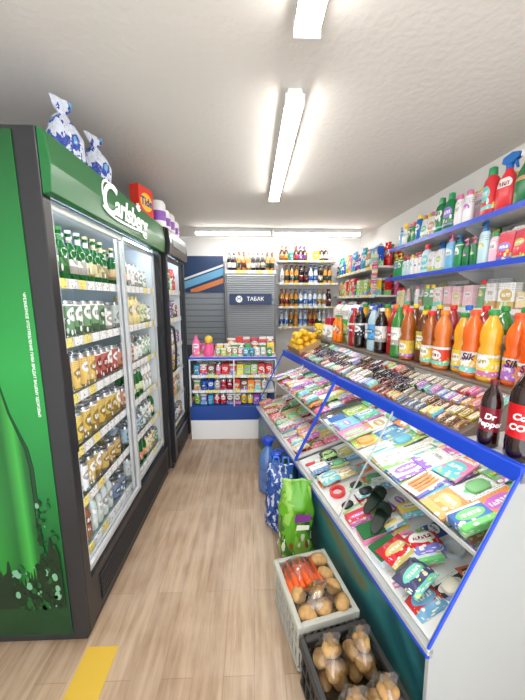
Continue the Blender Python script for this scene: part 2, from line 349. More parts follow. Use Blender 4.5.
def fill(M,x0,x1,nx,s0,s1,ns,kinds,cols,group,where,rj=8,layer2=0.,z=0.001,cap=1.5,run=1,lz=.024,big=(.95,1.12)):
    dx=(x1-x0)/nx; ds=(s1-s0)/ns
    for i in range(nx):
        cnt=0
        for j in range(ns):
            if cnt<=0: k0=random.choice(kinds); c0=random.choice(cols); c20=random.choice(cols); cnt=random.randint(max(1,run-1),run+1) if run>1 else 1
            cnt-=1
            for lay in range(2):
                if lay and R()>layer2: continue
                k=k0 if not lay or run>1 else random.choice(kinds); c=c0 if run>1 or not lay else random.choice(cols); c2=c20
                if lay and k in('car','roll','sponge','slip'): k='packL'
                L,W,H=DIM[k]
                rot=U(-rj,rj)*(1.3 if lay else 1)
                ca,sa=abs(math.cos(math.radians(rot))),abs(math.sin(math.radians(rot)))
                sc=min(dx/(L*ca+W*sa),ds/(L*sa+W*ca))*.96
                if rj>5: sc=min(dx/L,ds/W)*U(*big)
                sc=min(sc,cap if k not in('car','roll') else 1.)
                d,cat=DN[k]
                place(P[k],M@T(x0+dx*(i+.5)+(U(-.015,.015) if lay and rj>5 else 0),s0+ds*(j+.5)+(U(-.012,.012) if lay and rj>5 else 0),z+lay*(.012 if run>1 and rj<=5 else lz))@RZ(rot)@SC4(sc),f"{cname(c)} {d} {where}",cat,[c,c2,c2],group)
# ---------------------------------------------------------------- room
def floor_mat():
    m,nt,b=newmat('wood_vinyl_floor')
    tc=N(nt,'ShaderNodeTexCoord'); mp=N(nt,'ShaderNodeMapping'); mp.inputs['Rotation'].default_value=(0,0,math.radians(90))
    nt.links.new(tc.outputs['Object'],mp.inputs[0])
    br=N(nt,'ShaderNodeTexBrick'); br.offset=.37
    br.inputs['Color1'].default_value=(*lin((200,174,146)),1); br.inputs['Color2'].default_value=(*lin((180,153,126)),1)
    br.inputs['Mortar'].default_value=(*lin((158,132,108)),1); br.inputs['Scale'].default_value=1
    br.inputs['Mortar Size'].default_value=.0012; br.inputs['Brick Width'].default_value=.95; br.inputs['Row Height'].default_value=.12
    nt.links.new(mp.outputs[0],br.inputs[0])
    mp2=N(nt,'ShaderNodeMapping'); mp2.inputs['Scale'].default_value=(20,1.6,1); nt.links.new(tc.outputs['Object'],mp2.inputs[0])
    nz=N(nt,'ShaderNodeTexNoise'); nz.inputs['Scale'].default_value=1.6; nz.inputs['Detail'].default_value=8; nz.inputs['Roughness'].default_value=.65; nt.links.new(mp2.outputs[0],nz.inputs[0])
    cr=N(nt,'ShaderNodeValToRGB'); cr.color_ramp.elements[0].position=.34; cr.color_ramp.elements[0].color=(.55,.48,.43,1); cr.color_ramp.elements[1].position=.62; cr.color_ramp.elements[1].color=(1,1,1,1)
    nt.links.new(nz.outputs[0],cr.inputs[0])
    c=mixc(nt,.85,br.outputs[0],cr.outputs[0],'MULTIPLY')
    n3=N(nt,'ShaderNodeTexNoise'); n3.inputs['Scale'].default_value=5; n3.inputs['Detail'].default_value=5; nt.links.new(tc.outputs['Object'],n3.inputs[0])
    c=mixc(nt,math1(nt,'MULTIPLY_ADD',n3.outputs[0],1.3,-.5),c,(*lin((204,184,164)),1))
    nt.links.new(c,b.inputs['Base Color']); b.inputs['Roughness'].default_value=.34
    return m
def plaster(name,c,bump=.15,sc=60):
    m,nt,b=newmat(name); tc=N(nt,'ShaderNodeTexCoord')
    nz=N(nt,'ShaderNodeTexNoise'); nz.inputs['Scale'].default_value=sc; nz.inputs['Detail'].default_value=4; nt.links.new(tc.outputs['Object'],nz.inputs[0])
    bp=N(nt,'ShaderNodeBump'); bp.inputs['Strength'].default_value=bump; bp.inputs['Distance'].default_value=.01
    nt.links.new(nz.outputs[0],bp.inputs['Height']); nt.links.new(bp.outputs[0],b.inputs['Normal'])
    n2=N(nt,'ShaderNodeTexNoise'); n2.inputs['Scale'].default_value=1.5; nt.links.new(tc.outputs['Object'],n2.inputs[0])
    l=lin(c); c2=mixc(nt,n2.outputs[0],(l[0]*.93,l[1]*.93,l[2]*.93,1),(l[0]*1.03,l[1]*1.03,l[2]*1.03,1))
    nt.links.new(c2,b.inputs['Base Color']); b.inputs['Roughness'].default_value=.75
    return m
M_wall=plaster('white_wall_paint',(236,236,234)); M_ceil=plaster('ceiling_paint',(233,230,224),.3,34)
XL,XR,YB,YN,ZC=-1.45,1.55,4.45,-1.2,2.33
struct('floor',MB().box((XL-.1,YN,-.05),(XR+.1,YB+.1,0)).mesh('floor',[floor_mat()]))
struct('ceiling',MB().box((XL-.1,YN,ZC),(XR+.1,YB+.1,ZC+.05)).mesh('ceiling',[M_ceil]))
struct('wall_left',MB().box((XL-.1,YN,0),(XL,YB,ZC)).mesh('wall_left',[M_wall]))
struct('wall_right',MB().box((XR,YN,0),(XR+.1,YB,ZC)).mesh('wall_right',[M_wall]))
struct('wall_back',MB().box((XL-.1,YB,0),(XR+.1,YB+.1,ZC)).mesh('wall_back',[M_wall]))
struct('trim_1',MB().box((XL+.002,YB-.025,ZC-.03),(XR-.002,YB-.001,ZC-.001)).mesh('trim',[M_white]))
tag(obj('floor_tape',MB().box((-.705,.45,.0005),(-.575,1.07,.002)).mesh('floor_tape',[plaster('yellow_tape',(214,176,60),.1)])),'strip of worn yellow marking tape on the wooden floor','floor marking')
def lamp(M,L):
    e=thing('fluorescent_lamp','glowing white fluorescent tube lamp fixed under the ceiling','lamp',M,'fluorescent ceiling lamps')
    obj('housing',MB().prism([(-.03,-.0),(.03,0),(.042,-.05),(-.042,-.05)],'y',0,L).mesh('housing',[M_white],.002),I4,e)
    obj('diffuser',MB().prism([(-.04,-.0505),(.04,-.0505),(.034,-.066),(.02,-.072),(-.02,-.072),(-.034,-.066)],'y',.004,L-.004).mesh('diffuser',[M_lamp]),I4,e)
    for y in (-.004,L-.004): obj('end_cap',MB().box((-.043,y,-.074),(.043,y+.007,-.02)).mesh('end_cap',[M_white],.002),I4,e)
lamp(T(.175,-.14,ZC),1.22); lamp(T(.185,1.42,ZC),1.24)
lamp(T(-.7,3.95,ZC)@RZ(-90),.93); lamp(T(.27,3.97,ZC)@RZ(-90),1.1)
# ---------------------------------------------------------------- fridges
def strip_mat():
    m,nt,b=newmat('price_strip'); tc=N(nt,'ShaderNodeTexCoord')
    sx=N(nt,'ShaderNodeSeparateXYZ'); nt.links.new(tc.outputs['Object'],sx.inputs[0])
    y14=math1(nt,'MULTIPLY',sx.outputs[1],14.)
    fr=math1(nt,'FRACT',y14)
    wn=N(nt,'ShaderNodeTexWhiteNoise',noise_dimensions='1D'); nt.links.new(math1(nt,'FLOOR',y14),wn.inputs['W'])
    c=mixc(nt,math1(nt,'GREATER_THAN',wn.outputs[0],.6),(.86,.87,.86,1),(.88,.74,.2,1))
    nz=N(nt,'ShaderNodeTexNoise'); nz.inputs['Scale'].default_value=110; nt.links.new(tc.outputs['Object'],nz.inputs[0])
    c=mixc(nt,math1(nt,'GREATER_THAN',nz.outputs[0],.62),c,(.2,.2,.22,1))
    c=mixc(nt,math1(nt,'GREATER_THAN',fr,.8),c,(.6,.62,.65,1))
    nt.links.new(c,b.inputs['Base Color']); return m
M_strip=strip_mat()
def ramp(nt,src,stops):
    r=N(nt,'ShaderNodeValToRGB'); e=r.color_ramp.elements
    e[0].position=stops[0][0]; e[0].color=(*lin(stops[0][1]),1); e[1].position=stops[-1][0]; e[1].color=(*lin(stops[-1][1]),1)
    for p,c in stops[1:-1]:
        k=e.new(p); k.color=(*lin(c),1)
    nt.links.new(src,r.inputs[0]); return r.outputs[0]
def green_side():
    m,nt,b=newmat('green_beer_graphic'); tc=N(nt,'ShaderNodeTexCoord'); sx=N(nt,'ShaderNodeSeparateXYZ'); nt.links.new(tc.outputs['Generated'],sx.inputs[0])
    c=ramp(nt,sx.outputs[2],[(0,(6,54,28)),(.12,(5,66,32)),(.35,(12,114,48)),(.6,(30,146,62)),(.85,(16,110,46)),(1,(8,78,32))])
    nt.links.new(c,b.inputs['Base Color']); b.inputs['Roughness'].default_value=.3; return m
M_green=green_side(); M_hgreen=mat('header_green',(18,104,48),.3); M_btd=mat('graphic_bottle_dark',(4,56,24),.3)
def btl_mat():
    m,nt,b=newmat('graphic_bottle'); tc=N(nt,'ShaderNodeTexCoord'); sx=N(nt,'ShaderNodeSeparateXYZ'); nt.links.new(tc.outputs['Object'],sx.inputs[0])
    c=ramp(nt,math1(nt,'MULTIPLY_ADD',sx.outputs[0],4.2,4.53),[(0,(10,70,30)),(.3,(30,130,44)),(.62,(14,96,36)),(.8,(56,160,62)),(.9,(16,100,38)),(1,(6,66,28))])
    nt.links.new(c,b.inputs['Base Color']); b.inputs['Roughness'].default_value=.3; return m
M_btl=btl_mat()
M_wt=mat('white_lettering',(245,248,245),.4,emit=.25)
def fridge(y0,y1,xf,nd,zs,label,green):
    xb=-1.4; H=2.0; z0,z1=.29,1.79
    e=thing('drinks_fridge',label,'fridge',T(0,0,0))
    t=.045; off=.066 if nd>1 else .04
    b=MB(); b.box((xb,y0,.06),(xf,y0+t,H)); b.box((xb,y1-t,.06),(xf,y1,H)); b.box((xb,y0+t,.06),(xb+.05,y1-t,H)); b.box((xb+.05,y0+t,z1+.03),(xf-.01,y1-t,H)); b.box((xb+.05,y0+t,.06),(xf-.01,y1-t,z0-.02))
    obj('body',b.mesh('body',[M_black],.003),I4,e)
    obj('kickplate',MB().box((xb+.03,y0+.02,.001),(xf-.03,y1-.02,.06)).mesh('kickplate',[M_blackp],.003),I4,e)
    g=MB()
    for i in range(7): g.box((xf-.009,y0+.12,.09+i*.02),(xf-.004,y1-.12,.1+i*.02))
    obj('vent_grille',g.mesh('vent_grille',[M_blackp]),I4,e)
    l=MB(); l.box((xb+.051,y0+t+.001,z0-.018),(xb+.06,y1-t-.001,z1+.028)); l.box((xb+.06,y0+t+.001,z0-.018),(xf-.06,y0+t+.008,z1+.028)); l.box((xb+.06,y1-t-.008,z0-.018),(xf-.045,y1-t-.001,z1+.028)); l.box((xb+.06,y0+t+.008,z0-.018),(xf-.06,y1-t-.008,z0-.01)); l.box((xb+.06,y0+t+.008,z1+.02),(xf-.06,y1-t-.008,z1+.028))
    obj('inner_lining',l.mesh('inner_lining',[M_lining]),I4,e)
    obj('light_strip',MB().box((xf-.056,y0+t+.009,z0+.03),(xf-.04,y0+t+.02,z1-.03)).mesh('light_strip',[M_led]),I4,e)
    obj('light_strip',MB().box((xf-.085,y0+.1,z1+.004),(xf-.06,y1-.1,z1+.018)).mesh('light_strip',[M_led]),I4,e)
    hp=[(xf+.002,z1+.005),(xf+.03,z1+.012),(xf+.038,z1+.1),(xf+.026,H-.012),(xf+.002,H)]
    hd=obj('header',MB().prism(hp,'y',y0+.002,y1-.002).mesh('header',[M_hgreen if green else M_black],.002),I4,e)
    w=(y1-y0-2*t)
    for i in range(nd):
        a=y0+t+i*w/nd-(.015 if i else 0); c=y0+t+(i+1)*w/nd+(.015 if i<nd-1 else 0); dx=xf-.014-(.026 if i and nd>1 else 0)
        d=thing('door','','',I4); 
        for k in ('label','category'): del d[k]
        d.parent=e
        f=MB(); fw=.026 if nd>1 else .03; th=.018
        f.box((dx-th,a,z0),(dx,a+fw,z1)); f.box((dx-th,c-fw,z0),(dx,c,z1)); f.box((dx-th,a+fw,z0),(dx,c-fw,z0+fw)); f.box((dx-th,a+fw,z1-fw),(dx,c-fw,z1))
        obj('door_frame',f.mesh('door_frame',[M_grey if nd>1 else M_blackp],.002),I4,d)
        hy=(a+.013 if nd==1 else (a+.013 if i==0 else c-.013))
        if nd==1:
            hm=MB().tube([(dx,hy,.85),(dx+.035,hy,.88),(dx+.045,hy,1.05),(dx+.035,hy,1.22),(dx,hy,1.25)],.01)
            obj('handle',hm.mesh('handle',[M_black]),I4,d)
        else:
            obj('handle',MB().box((dx-.001,hy-.008,.85),(dx+.008,hy+.008,1.25)).mesh('handle',[M_blackp],.003),I4,d)
    for z in zs:
        sh=MB(); sh.box((xb+.08,y0+t+.012,z-.006),(xf-off,y1-t-.012,z-.002))
        so=obj('shelf',sh.mesh('shelf',[M_gshelf]),I4,e)
        obj('price_strip',MB().box((xf-off,y0+t+.022,z-.034),(xf-off+.004,y1-t-.012,z+.006)).mesh('price_strip',[M_strip]),I4,so)
    return e,hd
ZS=[.33,.57,.81,1.05,1.29,1.53]
F1,h1=fridge(1.08,2.38,-.69,2,ZS,'tall black double door beer fridge with green header and side',True)
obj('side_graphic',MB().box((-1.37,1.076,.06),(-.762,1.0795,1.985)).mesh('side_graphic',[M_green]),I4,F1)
cx=-.955
def bp(k): 
    pr=[(.1,.24),(.112,.27),(.115,.82),(.105,.9),(.06,1.04),(.042,1.14),(.038,1.34)]
    pr=[(x*k,z) for x,z in pr]
    return [(cx+x,z) for x,z in pr]+[(cx-x,z) for x,z in reversed(pr)]
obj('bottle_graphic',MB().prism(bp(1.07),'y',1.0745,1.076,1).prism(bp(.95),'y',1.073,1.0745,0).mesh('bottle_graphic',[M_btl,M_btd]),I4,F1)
rs=random.Random(5)
sd=MB(); 
for i in range(170):
    x=-.985+.2*rs.random()**.7; z=.2+ .5*rs.random()**1.5
    if x<-.86 and z>.4: continue
    r=.003+.012*rs.random()**2.5
    n=9; sd.prism([(x+r*math.cos(k*2*math.pi/n)*(.8+.4*rs.random()),z+r*1.5*math.sin(k*2*math.pi/n)) for k in range(n)],'y',1.0706+.0001*(i%5),1.0712+.0001*(i%5),(0,2,0,1,0,2)[i%6])
pts=[]
for k in range(50):
    a=k/49; pts.append((-1.05+.275*a,.3+.05*math.sin(a*9)+.09*rs.random()+.12*a*a))
sd.prism([(-1.05,.2),*pts,(-.775,.2)],'y',1.0718,1.0722,0)
obj('splash_graphic',sd.mesh('splash_graphic',[mat('splash_dark',(3,40,20),.3),mat('splash_pale',(110,165,130),.3),mat('splash_mid',(16,84,40),.3)]),I4,F1)
obj('small_lettering',textmesh('ЧРЕЗМЕРНОЕ УПОТРЕБЛЕНИЕ ПИВА ВРЕДИТ ВАШЕМУ ЗДОРОВЬЮ',.0135,M_wt,ext=.0002),T(-.785,1.0755,1.25)@FNY@RZ(-90),F1)
def bez(p,n=16):
    out=[]
    for i in range(n+1):
        t=i/n; u=1-t
        out.append(tuple(u*u*u*a+3*u*u*t*b+3*u*t*t*c+t*t*t*d for a,b,c,d in zip(*p)))
    return out
obj('lettering',textmesh('C',.2,M_wt,shear=.3,offset=.002,ext=.002),T(-.648,1.47,1.9)@FX,h1)
obj('lettering',textmesh('arlsberg',.135,M_wt,shear=.3,offset=.0022,ext=.002,align='LEFT'),T(-.648,1.528,1.893)@FX,h1)
for bz in ([(1.42,1.86,.002),(1.47,1.815,.006),(1.72,1.84,.008),(1.95,1.85,.003)],[(1.55,1.955,.002),(1.47,2.0,.005),(1.41,1.97,.006),(1.43,1.9,.003)],[(1.95,1.86,.002),(1.99,1.815,.005),(1.93,1.81,.005),(1.9,1.84,.002)]):
    obj('lettering_swash',MB().ribbon(bez(bz),-.652,-.649).mesh('lettering_swash',[M_wt]),I4,h1)
lf=MB().prism([(-.004,0)]+[(r*math.cos(a),.004+r*math.sin(a)) for k in range(11) for r,a in [((.042 if k%2 else .018),math.radians(170-k*16))]]+[(.004,0)],'x',-.002,.002,0,T(-.649,1.85,1.95))
obj('hop_leaf_emblem',lf.mesh('hop_leaf_emblem',[M_wt]),I4,h1)
F2,h2=fridge(2.42,3.04,-.665,1,ZS,'narrow black single door drinks fridge with lit interior',False)
obj('header_panel',MB().box((-.626,2.5,1.87),(-.624,2.95,1.93)).mesh('header_panel',[mat('header_panel',(70,80,95),.3)]),I4,h2)
g='drinks stocked in the fridges'
wh='on a lit fridge shelf'
def row(y0,y1,z,chs,xs=(-.795,-.868),run=2): stock(I4,xs,y0,y1,z-.0015,chs,g,wh,.006,run=run)
row(1.15,1.74,1.53,[ch('beerG',.031,'labelled green beer bottle','beer bottle',[(225,228,220),(30,110,50),(210,200,150)],1),ch('beerG',.031,'labelled green beer bottle','beer bottle',[(235,235,230),(60,130,60)],1)],run=3)
row(1.15,1.74,1.29,[ch('can',.031,'beer can','drink can',[(235,235,230),(225,170,90),(210,90,70),(110,150,110)]),ch('canS',.033,'small beer can','drink can',[(235,235,230),(230,160,90)])],run=3)
row(1.15,1.74,1.05,[ch('can',.031,'beer can','drink can',[(225,190,110),(235,228,205),(235,228,205),(200,160,80)]),ch('canT',.028,'slim drink can','drink can',[(225,215,190),(180,90,80),(110,140,170)])],run=3)
row(1.15,1.74,.81,[ch('can',.031,'beer can','drink can',[(60,60,66),(110,70,50),(210,180,90),(80,130,80)]),ch('canT',.028,'slim drink can','drink can',[(210,180,90),(150,180,90),(200,200,205)])],run=3)
row(1.15,1.74,.57,[ch('canS',.033,'small beer can','drink can',[(230,230,230),(110,130,150),(80,130,110),(200,170,100)]),ch('canT',.028,'slim drink can','drink can',[(230,230,230),(200,170,100)])],run=3)
row(1.15,1.74,.33,[ch('canS',.033,'drink can','drink can',[(150,140,130),(230,230,230),(210,170,100),(110,130,160)]),ch('petS',.032,'small plastic drink bottle','drink bottle',[(200,210,210),(140,90,60)],.8,[(230,230,230),(210,110,90)])],run=3)
mix=[(240,240,240),(225,235,230),(215,225,180),(235,220,160),(220,150,120),(160,200,170),(240,240,240),(235,200,150),(180,210,230),(235,240,245)]
for z in ZS:
    row(1.75,2.32,z,[ch('beerG',.031,'labelled beer bottle','beer bottle',mix,.95),ch('canT',.028,'slim drink can','drink can',mix),ch('canS',.033,'drink can','drink can',mix),ch('petS',.032,'small plastic drink bottle','drink bottle',mix,.85,mix)],run=3)
mu=[(220,100,90),(230,170,100),(230,215,130),(120,180,120),(100,140,205),(170,120,190),(235,235,235),(100,180,180),(220,220,220)]
for z in ZS:
    row(2.48,2.98,z,[ch('petS',.032,'small plastic drink bottle','drink bottle',mu,.9,mu),ch('can',.031,'soft drink can','drink can',mu),ch('canS',.033,'small soft drink can','drink can',mu)],(-.75,-.84),2)
# things on fridges
def saltmat():
    m,nt,b=newmat('blue_white_bag_print'); tc=N(nt,'ShaderNodeTexCoord'); sx=N(nt,'ShaderNodeSeparateXYZ'); nt.links.new(tc.outputs['Generated'],sx.inputs[0])
    nz=N(nt,'ShaderNodeTexNoise'); nz.inputs['Scale'].default_value=3.4; nz.inputs['Detail'].default_value=3; nt.links.new(tc.outputs['Generated'],nz.inputs['Vector'])
    f=math1(nt,'GREATER_THAN',math1(nt,'ADD',nz.outputs[0],math1(nt,'MULTIPLY',sx.outputs[2],-.12)),.44)
    c=mixc(nt,f,(.66,.71,.82,1),(*lin((50,74,165)),1))
    c=mixc(nt,math1(nt,'GREATER_THAN',nz.outputs[0],.6),c,(*lin((110,170,215)),1))
    bp=N(nt,'ShaderNodeBump'); bp.inputs['Strength'].default_value=.6; bp.inputs['Distance'].default_value=.02
    n2=N(nt,'ShaderNodeTexVoronoi',feature='DISTANCE_TO_EDGE'); n2.inputs['Scale'].default_value=9; nt.links.new(tc.outputs['Generated'],n2.inputs['Vector']); nt.links.new(n2.outputs[0],bp.inputs['Height']); nt.links.new(bp.outputs[0],b.inputs['Normal'])
    nt.links.new(c,b.inputs['Base Color']); b.inputs['Roughness'].default_value=.25; return m
M_salt=saltmat()
for (x,y,sz,c) in ((-.765,1.38,1.04,(70,90,190)),(-.765,1.63,1.0,(80,130,210))):
    b=MB().loft([(.045,.06,0),(.055,.068,.02),(.056,.07,.06),(.05,.066,.1),(.034,.052,.14),(.02,.034,.165),(.008,.016,.185),(.012,.034,.205),(.004,.05,.235)],30,2.3)
    for i,v in enumerate(b.v): 
        n_=noise.noise_vector(v*45+Vector((y*9,0,0)))*.013; b.v[i]=v+Vector((n_.x,n_.y,n_.z*.5))
    for v in b.v: v.z=max(v.z,0)
    me=b.mesh('washing_powder_bag',[M_salt])
    tag(obj('washing_powder_bag',me,T(x,y,2.001)@RZ(-30)@SC4(sz),None,c),'blue and white plastic bag with gathered top standing on fridge','bag','bags on top of the fridge')
M_tide=mat('tide_orange_red',(226,52,30),.4); M_ty=mat('tide_yellow',(250,200,30),.4); M_tb=mat('tide_blue',(20,50,150),.4)
td=thing('washing_powder_box','red and yellow washing powder box standing on the fridge','detergent box',T(-.77,2.27,2.001)@RZ(-14))
obj('box',MB().box((-.035,-.085,0),(.035,.085,.22)).mesh('box',[M_tide],.003),I4,td)
ring=MB(); ring.loft([(.06,.07,0),(.06,.07,.001)],24,2,0,T(.0355,0,.12)@RY(90)); obj('logo_disc',ring.mesh('logo_disc',[M_ty]),I4,td)
obj('lettering',textmesh('Tide',.075,M_tb,offset=.002,ext=.0005),T(.0375,0,.12)@FX,td)
M_rband=mat('roll_purple_band',(140,80,180),.4)
for i,(y) in enumerate((2.5,2.64,2.78,2.92)):
    rl=thing('paper_roll_pack','white and purple pack of paper rolls on top of fridge','paper rolls',T(-.73,y,2.001),'paper packs on the fridge')
    h=(.2,.17,.18,.15)[i]
    obj('roll_body',MB().lathe([(.05,0),(.058,.01),(.058,h*.25),(.0583,h*.26),(.0583,h*.62),(.058,h*.63),(.058,h-.02),(.045,h)],18,[0,0,0,1,0,0,0]).mesh('roll_body',[M_white,M_rband]),I4,rl,(150,80,190))
    obj('roll_core',MB().lathe([(.02,h),(.02,h+.004)],12).mesh('roll_core',[mat('roll_core',(120,70,160),.5)]),I4,rl)
# ---------------------------------------------------------------- main counter (local frame: x across, y along)
CM=T(.80,.787)@RZ(13)
def base_mat():
    m,nt,b=newmat('teal_picture_panel'); tc=N(nt,'ShaderNodeTexCoord')
    nz=N(nt,'ShaderNodeTexNoise'); nz.inputs['Scale'].default_value=2.2; nz.inputs['Detail'].default_value=3; nz.inputs['Distortion'].default_value=1.2; nt.links.new(tc.outputs['Object'],nz.inputs[0])
    c=ramp(nt,nz.outputs[0],[(.3,(24,56,62)),(.45,(36,96,104)),(.58,(60,136,136)),(.66,(120,120,84)),(.74,(64,116,80)),(.85,(110,160,80))])
    nt.links.new(c,b.inputs['Base Color']); b.inputs['Roughness'].default_value=.3; return m
M_base=base_mat(); M_deck=mat('white_deck',(225,227,227),.4); M_end=plaster('grey_white_laminate',(176,180,179),.03)
M_card=mat('card_deck',(120,104,94),.5)
def dframe(w0,z0,w1,z1):
    a=math.degrees(math.atan2(z1-z0,w1-w0)); return CM@T(w0,0,z0)@RY(-a), math.hypot(w1-w0,z1-z0)
PROF=[(-.265,0),(-.28,.41),(0,.95),(.5,.95),(.5,0)]
ZL=(.414,.60); ZM=(.69,.84)
CDK=.23
def counter(s0,s1,label,endsolid,c0):
    e=thing('display_counter',label,'display counter',CM@T(0,s0,0),'glass fronted display counters')
    L=s1-s0
    obj('base_panel',MB().prism([(-.265,.001),(-.265,.385),(-.25,.385),(-.25,.001)],'y',.01,L-.01).mesh('base_panel',[M_base]),I4,e)
    obj('body',MB().box((.47,.016,.001),(.5,L-.016,.925)).box((-.25,.016,.001),(.47,L-.016,.02)).mesh('body',[M_end]),I4,e)
    if endsolid: obj('end_panel',MB().prism(PROF,'y',0,.014).mesh('end_panel',[M_end],.001),I4,e)
    q=Matrix.Translation((-.28,0,.41))@RY(math.degrees(math.atan2(.28,.54)))
    f=MB(); f.box((-.016,0,.91),(.012,L,.966))
    for y in (0,L-.01):
        f.box((-.008,y,0),(.002,y+(.008 if y==0 and endsolid else .01),.6),0,q)
    obj('frame_trim',f.mesh('frame_trim',[M_blue],.002),I4,e)
    obj('lower_rail',MB().box((-.286,0,.39),(-.264,L,.411)).mesh('lower_rail',[M_grey],.002),I4,e)
    obj('lower_rail_trim',MB().box((-.288,0,.378),(-.266,L,.389)).mesh('lower_rail_trim',[M_blue],.002),I4,e)
    obj('glass_divider_edge',MB().box((-.006,L/2-.003,0),(.0,L/2+.003,.59),0,q).mesh('glass_divider_edge',[M_grey]),I4,e)
    obj('top_board',MB().box((.012,.0,.93),(.5,L,.948)).mesh('top_board',[M_deck],.002),I4,e)
    obj('light_strip',MB().box((.014,.03,.905),(.036,L-.03,.928)).mesh('light_strip',[M_cfill]),I4,e)  # invented strip, added under the top to brighten the goods inside
    obj('lower_deck',MB().prism([(-.262,ZL[0]),(.47,ZL[1]),(.47,ZL[1]-.01),(-.262,ZL[0]-.01)],'y',.015,L-.01).mesh('lower_deck',[M_deck]),I4,e)
    obj('glass_shelf',MB().prism([(-.125,ZM[0]),(.46,ZM[1]),(.46,ZM[1]-.006),(-.125,ZM[0]-.006)],'y',.015,L-.01).mesh('glass_shelf',[M_gshelf]),I4,e)
    obj('shelf_edge',MB().box((-.132,.015,.683),(-.125,L-.01,.697)).mesh('shelf_edge',[M_grey]),I4,e)
    obj('candy_deck',MB().prism([(.02,.949),(.02,.962),(.27,1.062),(.27,.949)],'y',c0,L-.004).mesh('candy_deck',[M_card]),I4,e)
    return e
S1,S2=1.12,2.18
counter(0,S1-.004,'slanted display counter with blue trim and grey end panel',True,CDK)
counter(S1,S2,'slanted display counter with blue trim full of sweets',False,.004)
Flow,_=dframe(-.262,ZL[0],.47,ZL[1]); Fmid,_=dframe(-.125,ZM[0],.46,ZM[1]); Fcan,_=dframe(.02,.962,.27,1.062)
fill(Flow,.015,.46,4,.06,S1-.05,10,['blis','card','pens','pack','book','tube','gum','brush','sponge','packL','car','blis','roll','gum','slip'],STAT,'household goods on lower counter deck','on the lower counter shelf',12,.45)
for (x,s_,r_) in ((.13,.42,35),(.17,.52,28)):
    place(P['slip'],Flow@T(x,s_,.055)@RZ(r_),'olive foam slipper with strap lying in the counter','slipper',[(30,44,36),(30,44,36)],'slippers in the counter')
for (x,s_,r_,c) in ((.09,.27,10,(205,30,45)),(.2,.25,-14,(205,30,45)),(.08,.16,15,(70,70,110))):
    place(P['packL'],Flow@T(x,s_,.05)@RZ(r_),f'{cname(c)} glossy packet lying on top of other goods','packet',[c],'household goods on lower counter deck')
fill(Fmid,.012,.45,3,.05,S1-.05,10,['book','card','card','pens','book','brush','card','blis','gum'],[(245,245,240),(245,245,240),(170,205,90),(240,140,180),(120,190,215),(245,160,90),(130,190,130),(70,120,190),(235,230,215),(245,245,240)],'stationery on upper counter shelf','on the upper counter shelf',7,.5,run=1,lz=.014)
FR=[(235,150,60),(150,190,70),(60,140,60),(215,50,50),(245,210,80),(230,230,220),(240,110,140),(230,230,220),(250,190,60)]
fill(Flow,.015,.46,4,S1+.04,S2-.04,12,['packL','gum','gum','choc','packL'],FR,'sweets and snacks on lower counter deck','on the lower counter shelf',9,.5)
fill(Fmid,.012,.45,4,S1+.04,S2-.04,12,['packL','gum','choc','bar'],FR+[(245,245,240)],'sweets on upper counter shelf','on the upper counter shelf',7,.5,lz=.018)
CD=[(120,40,40),(80,60,110),(110,75,50),(190,60,55),(225,195,100),(70,90,150),(225,220,205),(225,220,205),(130,80,140),(50,45,50),(190,140,90),(90,130,90),(170,120,80),(150,170,200)]
for k in range(4):
    w0=.004+k*.066
    fill(Fcan,w0,w0+.062,1,CDK+.01,1.84,(40,46,38,42)[k],(['gum','bar','gum'],['bar','bar','choc'],['gum','choc','bar'],['choc','gum'])[k],CD,'sweets on the counter top','on the counter top deck',3,.55,run=3)
tr=thing('fruit_tray','shallow cardboard tray heaped with yellow lemons','tray',Fcan@T(.13,2.0,.001))
tm=MB().box((-.11,-.15,0),(.11,.15,.004)).box((-.11,-.15,.004),(-.105,.15,.05)).box((.105,-.15,.004),(.11,.15,.05)).box((-.105,-.15,.004),(.105,-.145,.05)).box((-.105,.145,.004),(.105,.15,.05))
obj('tray_walls',tm.mesh('tray_walls',[mat('tray_card',(190,150,100),.7)]),I4,tr)
for lz in range(3):
    for ix in range(3-lz//2):
        for iy in range(4-lz):
            x=-.068+ix*.068+lz*.02; y=-.105+iy*.07+lz*.035
            if x>.09: continue
            place(P['lemon'],Fcan@T(.13+x,2.0+y,.04+lz*.05)@RZ(U(0,180))@RX(90)@T(0,0,-.038)@SC4(.9),'ripe yellow lemon heaped in the tray on counter','lemon',[random.choice([(235,185,40),(240,200,60),(225,170,40)])],'lemons in the tray')
pf=thing('bottle_platform','raised brown platform along the counter holding drink bottles','shelf',CM@T(0,0,0))
obj('top_board',MB().box((.275,.18,1.082),(.56,2.17,1.098)).mesh('top_board',[M_card],.002),I4,pf)
for s in (.18,1.0,2.155): obj('support',MB().box((.29,s,.949),(.49,s+.015,1.082)).mesh('support',[M_end]),I4,pf)
LQ=dict(
 orange=('petW',(225,85,12),(240,130,30),(60,140,50)), orange2=('petW',(232,105,20),(250,190,60),(235,80,20)), peach=('petW',(215,120,50),(225,60,40),(245,130,30)),
 yellow=('petW',(232,170,40),(240,210,60),(40,140,60)), amber=('petW',(165,88,24),(225,190,60),(225,30,35)),
 tea=('pet',(100,48,18),(210,190,60),(240,200,40)), green=('pet',(50,130,50),(235,235,225),(40,140,60)),
 red=('pet',(160,26,26),(225,30,35),(225,30,35)), cola=('pet',(30,12,10),(235,235,235),(240,240,240)),
 dark=('pet',(20,14,16),(40,40,60),(30,60,160)), clear=('pet',(170,195,205),(80,160,220),(40,110,210)),
 pink=('pet',(210,120,110),(240,110,165),(240,110,165)), lemon=('pet',(195,200,110),(70,160,70),(250,215,40)))
seq=['orange','orange2','yellow','orange2','yellow','peach','amber','tea','amber','green','red','cola','clear','cola','dark','red','clear']
M_otxt=mat('label_lettering_white',(250,250,245),.4)
